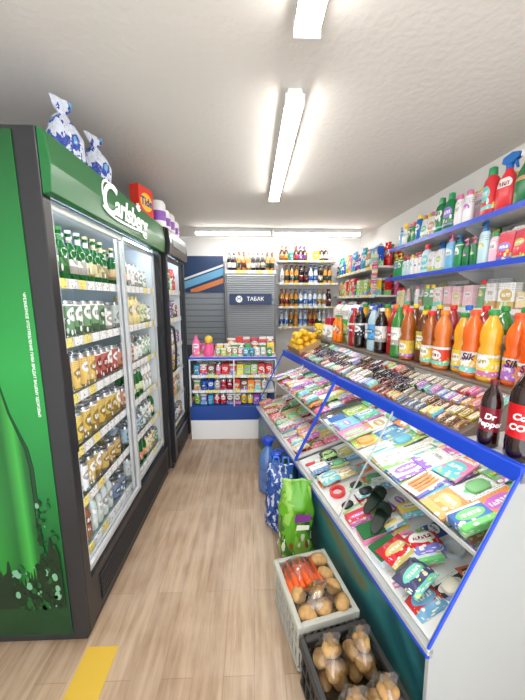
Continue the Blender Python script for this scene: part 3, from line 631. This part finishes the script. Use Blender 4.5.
def wraptext(txt,size,mm,r,shear=.2):
    me=textmesh(txt,size,mm,shear=shear,offset=.0012,ext=.0003)
    for v in me.vertices:
        a=v.co.x/r; v.co=(-(r+v.co.z+.0006)*math.cos(a),-(r+v.co.z+.0006)*math.sin(a),v.co.y)
    return me
tm_sik=wraptext('Sik',.042,mat('sik_lettering',(60,30,90),.4),.042)
s=.235
for i,k in enumerate(seq):
    t_,c1,c2,c3=LQ[k]; hs=U(.94,1.03)
    o=place(P[t_],CM@T(.325+(.035 if i%3==1 else 0),s,1.099)@SC4(hs),f"{cname(c1)} {'juice' if t_=='petW' else 'soft drink'} bottle with {cname(c3)} cap",'drink bottle',[c1,c2,c3],'drink bottles on the counter platform')
    if k in('orange','orange2'):
        obj('lettering',tm_sik,T(0,0,.095)@RZ(20),o)
    s+=.0825
s=.27
for i in range(15):
    k=random.choice(list(LQ)); t_,c1,c2,c3=LQ[k]
    place(P[t_],CM@T(.455,s,1.099)@SC4(1.06),f"{cname(c1)} drink bottle with {cname(c3)} cap in rear row",'drink bottle',[c1,c2,c3],'drink bottles on the counter platform'); s+=.09
HOT=[(245,130,20),(225,30,35),(250,215,40),(240,240,235),(250,190,60),(200,20,60),(60,170,60)]
stock(CM,(.315,),1.64,2.15,1.099,[ch('petS',.032,'sauce bottle','sauce bottle',HOT,.95,HOT),ch('jar',.035,'glass food jar','jar',HOT,1.2,HOT),ch('canS',.033,'food can','can',HOT,1.1)],'small goods on the counter platform','on the counter platform')
stock(CM,(.395,),1.64,2.15,1.099,[ch('snack',.056,'snack bag','snack bag',HOT,1.15),ch('box',.041,'printed product box','box',HOT,1.5)],'small goods on the counter platform','on the counter platform')
stock(CM,(.49,),1.64,2.15,1.099,[ch('snack',.056,'tall snack bag','snack bag',HOT,1.6),ch('carton',.046,'tall carton','carton',HOT,1.4)],'small goods on the counter platform','on the counter platform')
def small_pet(M,liq,lab,cap,label,txt,tcol,k=.77,ts=.036):
    o=place(P['pet'],M@SC4(k),label,'drink bottle',[liq,lab,cap])
    for ch_ in o.children:
        if ch_.name.startswith('bottle_label'):
            me=ch_.data.copy(); me.materials.clear(); me.materials.append(M_plain); ch_.data=me
    mm=mat('lettering_'+txt[:2],tcol,.4)
    for i,line in enumerate(txt.split('\n')):
        obj('lettering',wraptext(line,ts,mm,.0414),T(0,0,.146-.034*i)@RZ(22),o)
small_pet(CM@T(.055,.16,.949)@RZ(12),(40,14,14),(125,20,40),(110,20,40),'small dark soft drink bottle with burgundy label on counter edge','Dr\nPepper',(250,250,250))
small_pet(CM@T(.065,.065,.949)@RZ(12),(35,12,10),(205,20,30),(205,20,30),'cola bottle with red label on counter edge','Coca\nCOLA',(250,250,250),1.0,.028)
# ---------------------------------------------------------------- crates, vegetables, bags
def crate(M,hx,hy,h,m_,label):
    e=thing('vegetable_crate',label,'crate',M,'plastic vegetable crates')
    obj('bottom',MB().box((-hx+.004,-hy+.004,.002),(hx-.004,hy-.004,.01)).mesh('bottom',[m_]),I4,e)
    w=MB()
    n=9
    for i in range(n):
        for sx in(-1,1):
            y=-hy+.012+(2*hy-.024)*i/(n-1); w.box((sx*hx-.004,y-.005,.01),(sx*hx+.004,y+.005,h-.035))
        for sy in(-1,1):
            x=-hx+.012+(2*hx-.024)*i/(n-1); w.box((x-.005,sy*hy-.004,.01),(x+.005,sy*hy+.004,h-.035))
    for z in (.01,h*.45):
        for sx in(-1,1): w.box((sx*hx-.005,-hy,z),(sx*hx+.005,hy,z+.016))
        for sy in(-1,1): w.box((-hx,sy*hy-.005,z),(hx,sy*hy+.005,z+.016))
    obj('slatted_wall',w.mesh('slatted_wall',[m_]),I4,e)
    r=MB()
    for sx in(-1,1): r.box((sx*hx-.011,-hy-.011,h-.035),(sx*hx+.011,hy+.011,h))
    for sy in(-1,1): r.box((-hx+.011,sy*hy-.011,h-.035),(hx-.011,sy*hy+.011,h))
    obj('rim',r.mesh('rim',[m_],.003),I4,e)
M_cr1=mat('pale_grey_plastic',(182,182,172),.5); M_cr2=mat('dark_grey_plastic',(46,46,46),.5)
C1=CM@T(-.452,.45,0); C2=CM@T(-.448,.105,0)
crate(C1,.122,.148,.225,M_cr1,'pale grey ventilated plastic crate of potatoes and carrots')
crate(C2,.128,.16,.205,M_cr2,'dark grey ventilated plastic crate holding bagged potatoes')
def pot_mat():
    m,nt,b=newmat('potato_skin'); tc=N(nt,'ShaderNodeTexCoord'); nz=N(nt,'ShaderNodeTexNoise'); nz.inputs['Scale'].default_value=35; nz.inputs['Detail'].default_value=5; nt.links.new(tc.outputs['Object'],nz.inputs[0])
    oi=N(nt,'ShaderNodeObjectInfo')
    c=mixc(nt,math1(nt,'MULTIPLY_ADD',nz.outputs[0],2.2,-.7),(*lin((206,168,108)),1),(*lin((150,104,60)),1))
    c=mixc(nt,math1(nt,'MULTIPLY',oi.outputs['Random'],.4),c,(*lin((180,134,76)),1))
    nt.links.new(c,b.inputs['Base Color']); b.inputs['Roughness'].default_value=.6; return m
M_pot=pot_mat(); M_car=mat('carrot_skin',(220,90,28),.5)
pots=[]
for i in range(4):
    bm=bmesh.new(); bmesh.ops.create_icosphere(bm,subdivisions=3,radius=1)
    for v in bm.verts:
        v.co*=1+.16*noise.noise(v.co*1.1+Vector((i*7,0,0)))+.03*noise.noise(v.co*4)
        v.co.x*=.039; v.co.y*=.032; v.co.z*=.029
    for f in bm.faces: f.smooth=True
    me=bpy.data.meshes.new('potato'); bm.to_mesh(me); bm.free(); me.materials.append(M_pot); pots.append(me)
def potato(M,gp,lb): tag(obj('potato',random.choice(pots),M@RZ(U(0,180))@RX(U(-25,25))),lb,'potato',gp)
def carrot_me():
    b=MB(); rg=[(.003,.003,0)]
    for i in range(1,13):
        t_=i/12; r=.016*min(1,t_*1.3)**.7*(1+.05*math.sin(i*5)); rg.append((r,r,t_*.15,.006*math.sin(t_*2.5),0))
    rg.append((.008,.008,.154,.005,0)); b.loft(rg,12)
    return b.mesh('carrot_root',[M_car])
cme=carrot_me(); cst=MB().loft([(.005,.005,.153,.005,0),(.004,.004,.165,.006,.001)],8).mesh('stem',[mat('carrot_stem',(110,130,50),.6)])
for lz,(zz) in ((2,.165),(3,.222)):
    for ix in range(3):
        for iy in range(4):
            x=-.078+ix*.078+U(-.006,.006); y=-.105+iy*.07+U(-.006,.006)
            if lz==3 and (y>.02 and x<.04): continue
            potato(C1@T(x,y,zz+U(-.006,.006)),'potatoes in the crates','brown potato piled in the grey crate')
tag(obj('cardboard_liner',MB().box((-.112,-.138,.0105),(.112,.138,.13)).mesh('cardboard_liner',[mat('brown_paper',(130,100,70),.8)],.004),C1),'brown paper wrapped bundle filling the crate bottom','liner')
for i in range(10):
    M_=C1@T(-.095+.0145*i,.128,.21+.02*(i%2)+(.012 if 3<i<7 else 0))@RX(88+U(-4,4))@RZ(U(0,360))
    e=thing('carrot','orange carrot lying on potatoes in the crate','carrot',M_,'carrots in the grey crate')
    obj('root',cme,I4,e); obj('stem',cst,I4,e)
def plasticbag(M,hx,hy,z0,z1,knot=True,what='potatoes'):
    rg=[(hx*.8,hy*.8,z0),(hx,hy,z0+.02),(hx*1.04,hy*1.04,(z0+z1)/2),(hx*.98,hy*.98,z0*.3+z1*.7),(hx*.86,hy*.86,z1-.018),(hx*.5,hy*.5,z1)]
    if knot: rg+=[(.012,.012,z1+.018),(.02,.014,z1+.03),(.034,.01,z1+.05)]
    else: rg+=[(hx*.1,hy*.1,z1+.006)]
    bgm=MB().loft(rg,44)
    for i,v in enumerate(bgm.v): bgm.v[i]=v+noise.noise_vector(v*26)*.008+noise.noise_vector(v*90)*.005
    tag(obj('plastic_bag',bgm.mesh('plastic_bag',[M_bag]),M),f'clear crumpled plastic bag around {what} in the crate','plastic bag','clear bags of vegetables')
plasticbag(C1@T(.0,-.07,0),.106,.066,.14,.258)
plasticbag(C1@T(-.032,.06,0),.076,.082,.185,.256,False,'carrots')
tag(obj('cardboard_liner',MB().box((-.112,-.148,.0105),(.112,.148,.105)).mesh('cardboard_liner',[mat('brown_paper2',(110,88,60),.8)],.004),C2),'brown paper wrapped bundle at the bottom of dark crate','liner')
for n_,(bx,by) in enumerate(((-.055,.08),(.062,.075),(-.05,-.075),(.062,-.07))):
    for k in range(8):
        r=.034 if k<7 else 0
        x=bx+r*math.cos(k*.9); y=by+r*math.sin(k*.9)
        potato(C2@T(x,y,.15+(k%2)*.05+(.046 if k==7 else 0))@SC4(.86),'potatoes in the crates','brown potato inside a clear bag in crate')
    plasticbag(C2@T(bx,by,0),.058,.068,.108,.252)
def sackmesh(name,hx,hy,h,m_,nz=.012,p=2.6):
    prof=[(.7,.8,0),(1,1,.06),(1.04,1.03,.14),(1.04,1.03,.24),(1.02,1.02,.35),(1.,1.,.45),(.96,1,.55),(.88,.96,.66),(.74,.92,.76),(.55,.86,.84),(.3,.82,.9),(.14,.8,.95),(.1,.9,1)]
    b=MB().loft([(hx*a,hy*c,h*z) for a,c,z in prof],48,p)
    for i,v in enumerate(b.v):
        n_=noise.noise_vector(v*16)*nz+noise.noise_vector(v*48)*nz*.5; b.v[i]=v+Vector((n_.x,n_.y,n_.z*.2)); b.v[i].z=max(b.v[i].z,0.001)
    return b.mesh(name,[m_])
def sackmat(name,base,c2,c3,sc=3.,extra=None):
    m,nt,b=newmat(name); tc=N(nt,'ShaderNodeTexCoord'); sx=N(nt,'ShaderNodeSeparateXYZ'); nt.links.new(tc.outputs['Generated'],sx.inputs[0])
    nz=N(nt,'ShaderNodeTexNoise'); nz.inputs['Scale'].default_value=sc; nz.inputs['Detail'].default_value=2; nt.links.new(tc.outputs['Generated'],nz.inputs[0])
    c=mixc(nt,math1(nt,'GREATER_THAN',nz.outputs[0],.56),(*lin(base),1),(*lin(c2),1))
    c=mixc(nt,math1(nt,'MULTIPLY',math1(nt,'LESS_THAN',nz.outputs[0],.44),math1(nt,'LESS_THAN',sx.outputs[2],.6)),c,(*lin(c3),1))
    if extra:
        vo=N(nt,'ShaderNodeTexVoronoi'); vo.inputs['Scale'].default_value=7.; nt.links.new(tc.outputs['Generated'],vo.inputs['Vector'])
        sp=N(nt,'ShaderNodeSeparateColor'); nt.links.new(vo.outputs['Color'],sp.inputs[0])
        f=math1(nt,'MULTIPLY',math1(nt,'LESS_THAN',vo.outputs['Distance'],.42),math1(nt,'LESS_THAN',sx.outputs[2],.42))
        c=mixc(nt,math1(nt,'MULTIPLY',f,math1(nt,'GREATER_THAN',sp.outputs[0],.5)),c,(*lin(extra[0]),1))
        c=mixc(nt,math1(nt,'MULTIPLY',f,math1(nt,'LESS_THAN',sp.outputs[0],.22)),c,(*lin(extra[1]),1))
    nt.links.new(c,b.inputs['Base Color']); b.inputs['Roughness'].default_value=.25; return m
sk=thing('feed_sack','bright green printed plastic sack standing by the counter','sack',CM@T(-.385,.83,0)@RZ(75))
obj('sack_body',sackmesh('sack_body',.08,.095,.47,sackmat('green_sack_print',(96,165,40),(140,190,80),(56,112,44),3.,((225,225,205),(150,90,50))),.022,2.2),I4,sk)
for i,(w_,h_,z_,c_) in enumerate(((.045,.024,.31,(120,50,130)),(.036,.016,.255,(230,230,215)))):
    obj('sack_label',MB().prism([(-w_,-h_),(w_*.9,-h_*.8),(w_,h_*.8),(-w_*.85,h_)],'y',-.002,.0).mesh('sack_label',[mat('sack_label%d'%i,c_,.4)]),RZ(-75)@T(0,-.1,z_)@RZ(-12),sk)
bb=thing('shopping_bag','blue and white plastic carrier bag standing on the floor','carrier bag',CM@T(-.4,1.06,0)@RZ(70))
obj('bag_body',sackmesh('bag_body',.072,.095,.44,sackmat('blue_bag_print',(40,80,155),(190,200,215),(20,50,115),9.),.022,2.2),I4,bb)
hb=MB()
for y in(-.03,.03): hb.tube([(.0,y-.02,.43),(.005,y-.015,.48),(.005,y+.015,.48),(0,y+.02,.43)],.005)
obj('bag_handle',hb.mesh('bag_handle',[mat('bag_handle',(60,120,210),.4)]),I4,bb)
for i,(w_,s_,h) in enumerate(((-.36,1.27,1.0),(-.37,1.45,1.05))):
    e=thing('water_canister',('clear blue water canister with blue cap and handle on floor'),'water bottle',CM@T(w_,s_,0)@SC4(h),'water canisters')
    obj('canister_body',MB().lathe([(.06,0),(.07,.012),(.07,.08),(.066,.09),(.07,.1),(.07,.17),(.066,.18),(.07,.19),(.07,.24),(.055,.29),(.025,.33),(.022,.36)],20).mesh('canister_body',[M_liq]),I4,e,(90,130,190))
    obj('cap',MB().lathe([(.027,.355),(.028,.36),(.028,.39),(.024,.394)],16).mesh('cap',[M_blue]),I4,e)
    obj('handle',MB().tube([(-.026,0,.36),(-.05,0,.4),(0,0,.425),(.05,0,.4),(.026,0,.36)],.005).mesh('handle',[M_blue]),I4,e)
# ---------------------------------------------------------------- right wall shelves
def shelf(name,M,L,D,label,group,br=True,edge=M_blue):
    e=thing('wall_shelf',label,'shelf',M,group)
    obj('shelf_board',MB().box((.004,0,-.018),(D,L,0)).mesh('shelf_board',[M_white]),I4,e)
    obj('edge_strip',MB().box((-.002,0,-.026),(.003,L,.004)).mesh('edge_strip',[edge]),I4,e)
    if br:
        for y in (.15,L*.5,L-.15):
            obj('bracket',MB().prism([(D-.008,-.15),(D,-.15),(D,-.019),(.04,-.019),(.04,-.03)],'y',y,y+.012).mesh('bracket',[M_grey]),I4,e)
    return e
gr='blue edged wall shelves'
XF=1.275; D=XR-XF-.002
for z,y0,y1 in ((1.91,.95,2.86),(1.65,.95,2.9)):
    shelf('s',T(XF,y0,z),y1-y0,D,'long white wall shelf with blue front edge',gr)
shelf('s',T(XF+.04,.95,1.40),1.95,D-.04,'plain white wall shelf with scattered boxes and jars',gr,True,M_white)
CP=[(240,240,240),(225,40,60),(30,110,190),(40,150,90),(225,120,170),(250,215,60)]
def vr(k,hw,d_,c_,sc,cl=CLEAN): return [ch(k,hw,d_,c_,cl,sc*f,CP) for f in (.82,1.,1.12)]
SP_=vr('spray',.047,'spray cleaner bottle','spray bottle',.95); DT=vr('deter',.046,'detergent bottle','detergent bottle',.95); SH=vr('shamp',.035,'shampoo bottle','shampoo bottle',1.1); PU=vr('pump',.035,'pump soap bottle','soap bottle',1.05); PO=vr('pouch',.057,'refill pouch','pouch',.95)
hh=SP_+DT+SH+PU+PO
NEAR=[(225,50,60),(30,120,70),(240,240,240),(20,140,130),(225,50,60)]
stock(I4,(XF+.055,),1.2,1.85,1.911,[ch('spray',.047,'spray cleaner bottle','spray bottle',NEAR,1.15,CP[:4]),ch('deter',.046,'detergent bottle','detergent bottle',NEAR,1.15,CP[:4]),ch('deter',.046,'detergent bottle','detergent bottle',NEAR,.95,CP[:4])],'cleaning products on the top shelf','on the top wall shelf',.004,run=1,rj=14)
stock(I4,(XF+.05,XF+.14,XF+.22),1.87,2.84,1.911,hh,'cleaning products on the top shelf','on the top wall shelf',.004,run=1,rj=14,same=False)
stock(I4,(XF+.15,XF+.23),1.2,1.85,1.911,hh,'cleaning products on the top shelf','on the top wall shelf',.004,run=1,same=False)
stock(I4,(XF+.05,),1.2,2.88,1.651,SH+PU+PO[:2]+DT[:2]+[ch('box',.041,'printed product box','box',CLEAN,1.1),ch('jar',.035,'cosmetic jar','jar',CLEAN,.9,CP)],'toiletries on the middle shelf','on the middle wall shelf',.004,run=1,rj=14)
stock(I4,(XF+.14,XF+.21),1.2,2.88,1.651,SH+PO[:2]+[ch('box',.041,'printed product box','box',CLEAN,1.4)],'toiletries on the middle shelf','on the middle wall shelf',.006,run=1,same=False)
LOWC=[(240,240,240),(235,120,60),(230,235,240),(240,200,210),(120,170,130),(235,215,170)]
stock(I4,(XF+.1,),1.2,2.88,1.401,[ch('box',.041,'printed box','box',LOWC,f) for f in (.7,1.1)]+[ch('pouch',.057,'plastic packet','packet',LOWC,.8),ch('jar',.035,'white lidded jar','jar',LOWC,1.,CP),ch('shamp',.035,'small bottle','bottle',LOWC,.9,CP)],'boxes on the lower wall shelf','on the lower wall shelf',.012,skip=.12,run=1,rj=15)
stock(I4,(XF+.2,),1.2,2.88,1.401,[ch('box',.041,'tall printed box','box',LOWC,1.4),ch('pouch',.057,'plastic packet','packet',LOWC,1.)],'boxes on the lower wall shelf','on the lower wall shelf',.02,skip=.2,run=1,rj=8)
food=[ch('beerC',.037,'tall glass bottle','bottle',BR,.72,BR),ch('snack',.056,'snack bag','snack bag',BR,.95),ch('box',.041,'printed food box','box',BR,1.3),ch('jar',.035,'food jar','jar',BR,1.2,BR),ch('carton',.046,'juice carton','juice carton',BR,.95),ch('petS',.032,'small bottle','bottle',BR,.95,BR)]
for z,c_ in ((1.78,[food[0],food[3],food[4],ch('petS',.032,'small bottle','bottle',BR,1.05,BR)]),(1.50,food),(1.22,food),(.95,food)):
    shelf('s',T(1.2,2.96,z),1.47,XR-1.2-.002,'white wall shelf with price tags packed with food',"food shelves near the corner",False,M_strip)
    stock(I4,(1.245,1.345,1.44),2.98,4.4,z+.001,c_,'food on the corner shelves','on the corner wall shelf',.002,run=1,same=False)
for k,(x,y) in enumerate(((1.19,2.935),)):
    e=thing('sachet_strip','hanging strip of small pink and yellow snack sachets','snack strip',T(x,y,1.5))
    obj('hanger_cord',MB().box((-.002,-.002,0),(.002,.002,.4)).mesh('hanger_cord',[M_white]),I4,e)
    for i in range(8):
        b=MB().loft([(.002,.03,0),(.01,.028,.012),(.01,.028,.03),(.002,.03,.042)],12,2.4).mesh('sachet',[M_print])
        obj('sachet',b,T(-.012,0,.01+i*.047)@RZ(U(-15,15)+90),e,[(240,110,165),(250,215,60),(225,60,70)][i%3])
# ---------------------------------------------------------------- back wall
BK=lambda x,y,z: T(x,y,z)@RZ(-90)
def bshelf(x0,x1,z,yf=4.2,edge=M_strip):
    e=thing('wall_shelf','white shelf on the back wall with price tags','shelf',T(0,0,0),'shelves on the back wall')
    obj('shelf_board',MB().box((x0,yf,z-.016),(x1,YB-.002,z)).mesh('shelf_board',[M_white]),I4,e)
    obj('edge_strip',MB().box((0,x0,-.022),(.003,x1,.004)).mesh('edge_strip',[edge]),T(0,yf-.003,z)@Matrix(((0,1,0,0),(1,0,0,0),(0,0,1,0),(0,0,0,1))),e)
am=ch('beerC',.037,'amber liquor bottle','liquor bottle',[(215,205,170),(120,30,30),(30,60,50),(180,130,50)],.85,[(30,30,35)])
vd=ch('vodka',.037,'clear vodka bottle','vodka bottle',[(220,220,220),(60,110,190),(190,140,40),(60,140,80)],.85,[(200,60,60),(220,220,220),(40,60,140)])
wn=ch('wine',.037,'dark wine bottle','wine bottle',[(210,200,170),(120,20,35),(215,215,210)],.82)
btl=[am,vd,am,vd,wn]
for z in (1.98,1.68,1.36,1.08):
    bshelf(.36,1.18,z)
    stock(BK(0,4.26,0),(0,-.1),.38,1.17,z+.001,btl if z<1.9 else [ch('jar',.035,'small food jar','jar',BR),ch('beerB',.031,'small bottle','bottle',BR,.9),ch('box',.041,'printed box','box',BR)],'bottles on the back wall shelves','on the back wall shelf',.004,run=1)
tc_=thing('tobacco_cabinet','grey shuttered tobacco cabinet with navy sign','cabinet',T(-.36,4.14,0))
obj('body',MB().box((0,0,.001),(.68,.3,1.84)).mesh('body',[mat('cabinet_grey',(120,125,132),.5)],.003),I4,tc_)
sl=MB()
for i in range(34): sl.prism([(-.012,.84+i*.028),(-.001,.862+i*.028),(-.001,.838+i*.028)],'x',.02,.66)
obj('roller_shutter',sl.mesh('roller_shutter',[mat('shutter_grey',(156,162,168),.4)]),I4,tc_)
sg=obj('sign_board',MB().box((.05,-.03,1.39),(.62,-.013,1.535)).mesh('sign_board',[M_navy],.003),I4,tc_)
obj('lettering',textmesh('ТАБАК',.07,M_wt,offset=.001),T(.4,-.031,1.4625)@FNY,sg)
dk=MB().lathe([(.045,0),(.045,.001)],20); obj('sign_disc',dk.mesh('sign_disc',[M_wt]),T(.18,-.031,1.4625)@RX(90),sg)
obj('lettering',textmesh('Ж',.065,M_navy,offset=.001),T(.18,-.033,1.4625)@FNY,sg)
obj('price_strip',MB().box((0,0,1.8),(.003,.68,1.845)).mesh('price_strip',[M_strip]),T(0,-.004,0)@RZ(-90)@T(0,0,0)@Matrix.Diagonal((1,1,1,1)),tc_).matrix_local=T(0,-.004,0)@Matrix(((0,1,0,0),(1,0,0,0),(0,0,1,0),(0,0,0,1)))
stock(BK(0,4.2,0),(0,-.09,-.17),-.34,.31,1.841,[wn,am,wn],'liquor bottles on the tobacco cabinet','standing on top of the cabinet',.003)
sp=thing('slat_wall_panel','grey slatted display panel mounted on the back wall','slat panel',T(-.98,4.42,0))
sm=MB()
for i in range(14): sm.box((0,-.012,.8+i*.085),(.58,0,.878+i*.085))
obj('slats',sm.mesh('slats',[mat('slat_grey',(146,154,162),.5)],.002),I4,sp)
obj('backing',MB().box((0,0,.002),(.58,.028,1.99)).mesh('backing',[mat('slat_back',(70,78,88),.6)]),I4,sp)
po=thing('poster_board','navy poster board with light blue and orange diagonal stripes','poster',T(-.98,4.4085,0))
obj('board',MB().box((0,-.012,1.56),(.57,-.0005,2.06)).mesh('board',[mat('poster_navy',(44,66,104),.4)]),I4,po)
obj('stripe',MB().prism([(.0,1.6),(.57,1.8),(.57,1.9),(0,1.7)],'y',-.016,-.0125).mesh('stripe',[mat('poster_blue',(110,175,215),.4)]),I4,po)
obj('stripe',MB().prism([(.2,1.563),(.57,1.69),(.57,1.76),(.1,1.6),(.1,1.563)],'y',-.016,-.0125).mesh('stripe',[mat('poster_orange',(225,135,80),.4)]),I4,po)
obj('stripe',MB().prism([(.0,1.72),(.57,1.92),(.57,1.95),(0,1.75)],'y',-.016,-.0125).mesh('stripe',[mat('poster_white',(225,230,235),.4)]),I4,po)
# back counter
bx0,bx1,by0,by1=-.645,.24,2.98,3.42
bc=thing('back_counter','white base glass display counter with blue band','display counter',T(0,0,0))
obj('base',MB().box((bx0,by0,.001),(bx1,by1,.215)).mesh('base',[M_white],.003),I4,bc)
obj('blue_band',MB().box((bx0-.004,by0-.006,.217),(bx1+.004,by1,.365)).mesh('blue_band',[mat('blue_band',(28,70,150),.4)],.003),I4,bc)
fm=MB()
for x in (bx0,-.2,bx1-.014):
    fm.box((x,by0,.366),(x+.014,by0+.014,.85))
for x in (bx0,bx1-.014): fm.box((x,by1-.014,.366),(x+.014,by1,.85))
fm.box((bx0,by0,.85),(bx1,by0+.014,.864)); fm.box((bx0,by1-.014,.85),(bx1,by1,.864))
obj('frame',fm.mesh('frame',[M_grey],.001),I4,bc)
obj('top_board',MB().box((bx0,by0-.004,.865),(bx1,by1,.88)).mesh('top_board',[M_deck],.002),I4,bc)
obj('blue_trim',MB().box((bx0,by0-.009,.862),(bx1,by0-.005,.884)).mesh('blue_trim',[M_blue]),I4,bc)
obj('back_panel',MB().box((bx0+.014,by1-.012,.366),(bx1-.014,by1-.006,.85)).mesh('back_panel',[M_white]),I4,bc)
SW=Matrix(((0,1,0,0),(1,0,0,0),(0,0,1,0),(0,0,0,1)))
for z in (.52,.68):
    obj('shelf',MB().box((bx0+.015,by0+.03,z-.006),(bx1-.015,by1-.02,z)).mesh('shelf',[M_lining]),I4,bc)
    obj('price_strip',MB().box((0,0,-.018),(.003,bx1-bx0-.04,.012)).mesh('price_strip',[M_strip]),T(bx0+.02,by0+.024,z)@SW,bc)
smalls=[ch('box',.041,'small printed box','box',BR,.85),ch('jar',.035,'small jar','jar',BR,.95,BR),ch('canS',.033,'small can','can',BR,.95),ch('box',.041,'small printed box','box',[(110,60,30),(225,30,35),(250,215,40)],.9)]
for z in (.367,.521,.681):
    stock(BK(0,3.06,0),(0,-.1),bx0+.03,bx1-.03,z,smalls,'goods inside the back counter','inside the glass back counter',.003,run=1)
# pink toy with yellow head on the back counter
toy=thing('plastic_toy','pink plastic toy figure with yellow top on the counter','toy',T(-.45,3.06,.881))
obj('toy_body',MB().lathe([(.05,0),(.056,.02),(.05,.07),(.035,.11),(.03,.13)],18).mesh('toy_body',[mat('toy_pink',(236,90,150),.3)]),I4,toy)
obj('toy_head',MB().lathe([(.015,.128),(.036,.145),(.042,.17),(.036,.195),(.012,.21)],18).mesh('toy_head',[mat('toy_yellow',(240,200,60),.3)]),I4,toy)
tall=[ch('deter',.046,'plastic bottle','bottle',[(240,110,165),(250,215,40),(130,60,170),(30,90,200)],.95,[(240,110,165),(250,215,40),(130,60,170)])]
stock(BK(0,3.07,0),(0,),bx0+.02,-.51,.881,tall,'bottles on the back counter','standing on the back counter',.005)
stock(BK(0,3.2,0),(0,),bx0+.02,-.3,.881,tall+smalls,'bottles on the back counter','standing on the back counter',.005)
tops=[ch('box',.041,'small gum box','box',BR,.62),ch('pouch',.057,'paper packet','packet',[(235,225,205),(180,120,70),(225,60,50)],.5),ch('jar',.035,'small sweets jar','jar',BR,.8,BR)]
stock(BK(0,3.05,0),(0,),-.38,.23,.881,tops,'small goods on the back counter','on top of the back counter',.004)
stock(BK(0,3.14,0),(0,),-.38,.23,.881,[ch('snack',.056,'snack bag','snack bag',HOT,.62),ch('box',.041,'printed box','box',HOT,.95)],'small goods on the back counter','on top of the back counter',.004)
stock(BK(0,3.25,0),(0,),-.28,.23,.881,[ch('snack',.056,'snack bag','snack bag',HOT,.85),ch('carton',.046,'carton','carton',[(235,225,205),(200,150,90),(225,60,50)],.8)],'small goods on the back counter','on top of the back counter',.004)
# ---------------------------------------------------------------- light, world, camera
w=bpy.data.worlds.new('World'); SC.world=w; w.use_nodes=True
w.node_tree.nodes['Background'].inputs[0].default_value=(.95,.97,1,1); w.node_tree.nodes['Background'].inputs[1].default_value=3.4
cam=bpy.data.cameras.new('camera'); co=bpy.data.objects.new('camera',cam); COL.objects.link(co)
co.location=(0,0,1.45); co.rotation_euler=(math.radians(90-9.46),0,math.radians(-1.9))
cam.sensor_fit='VERTICAL'; cam.sensor_height=36; cam.lens=36*300/700; cam.clip_start=.02
SC.camera=co
SC.view_settings.view_transform='Standard'
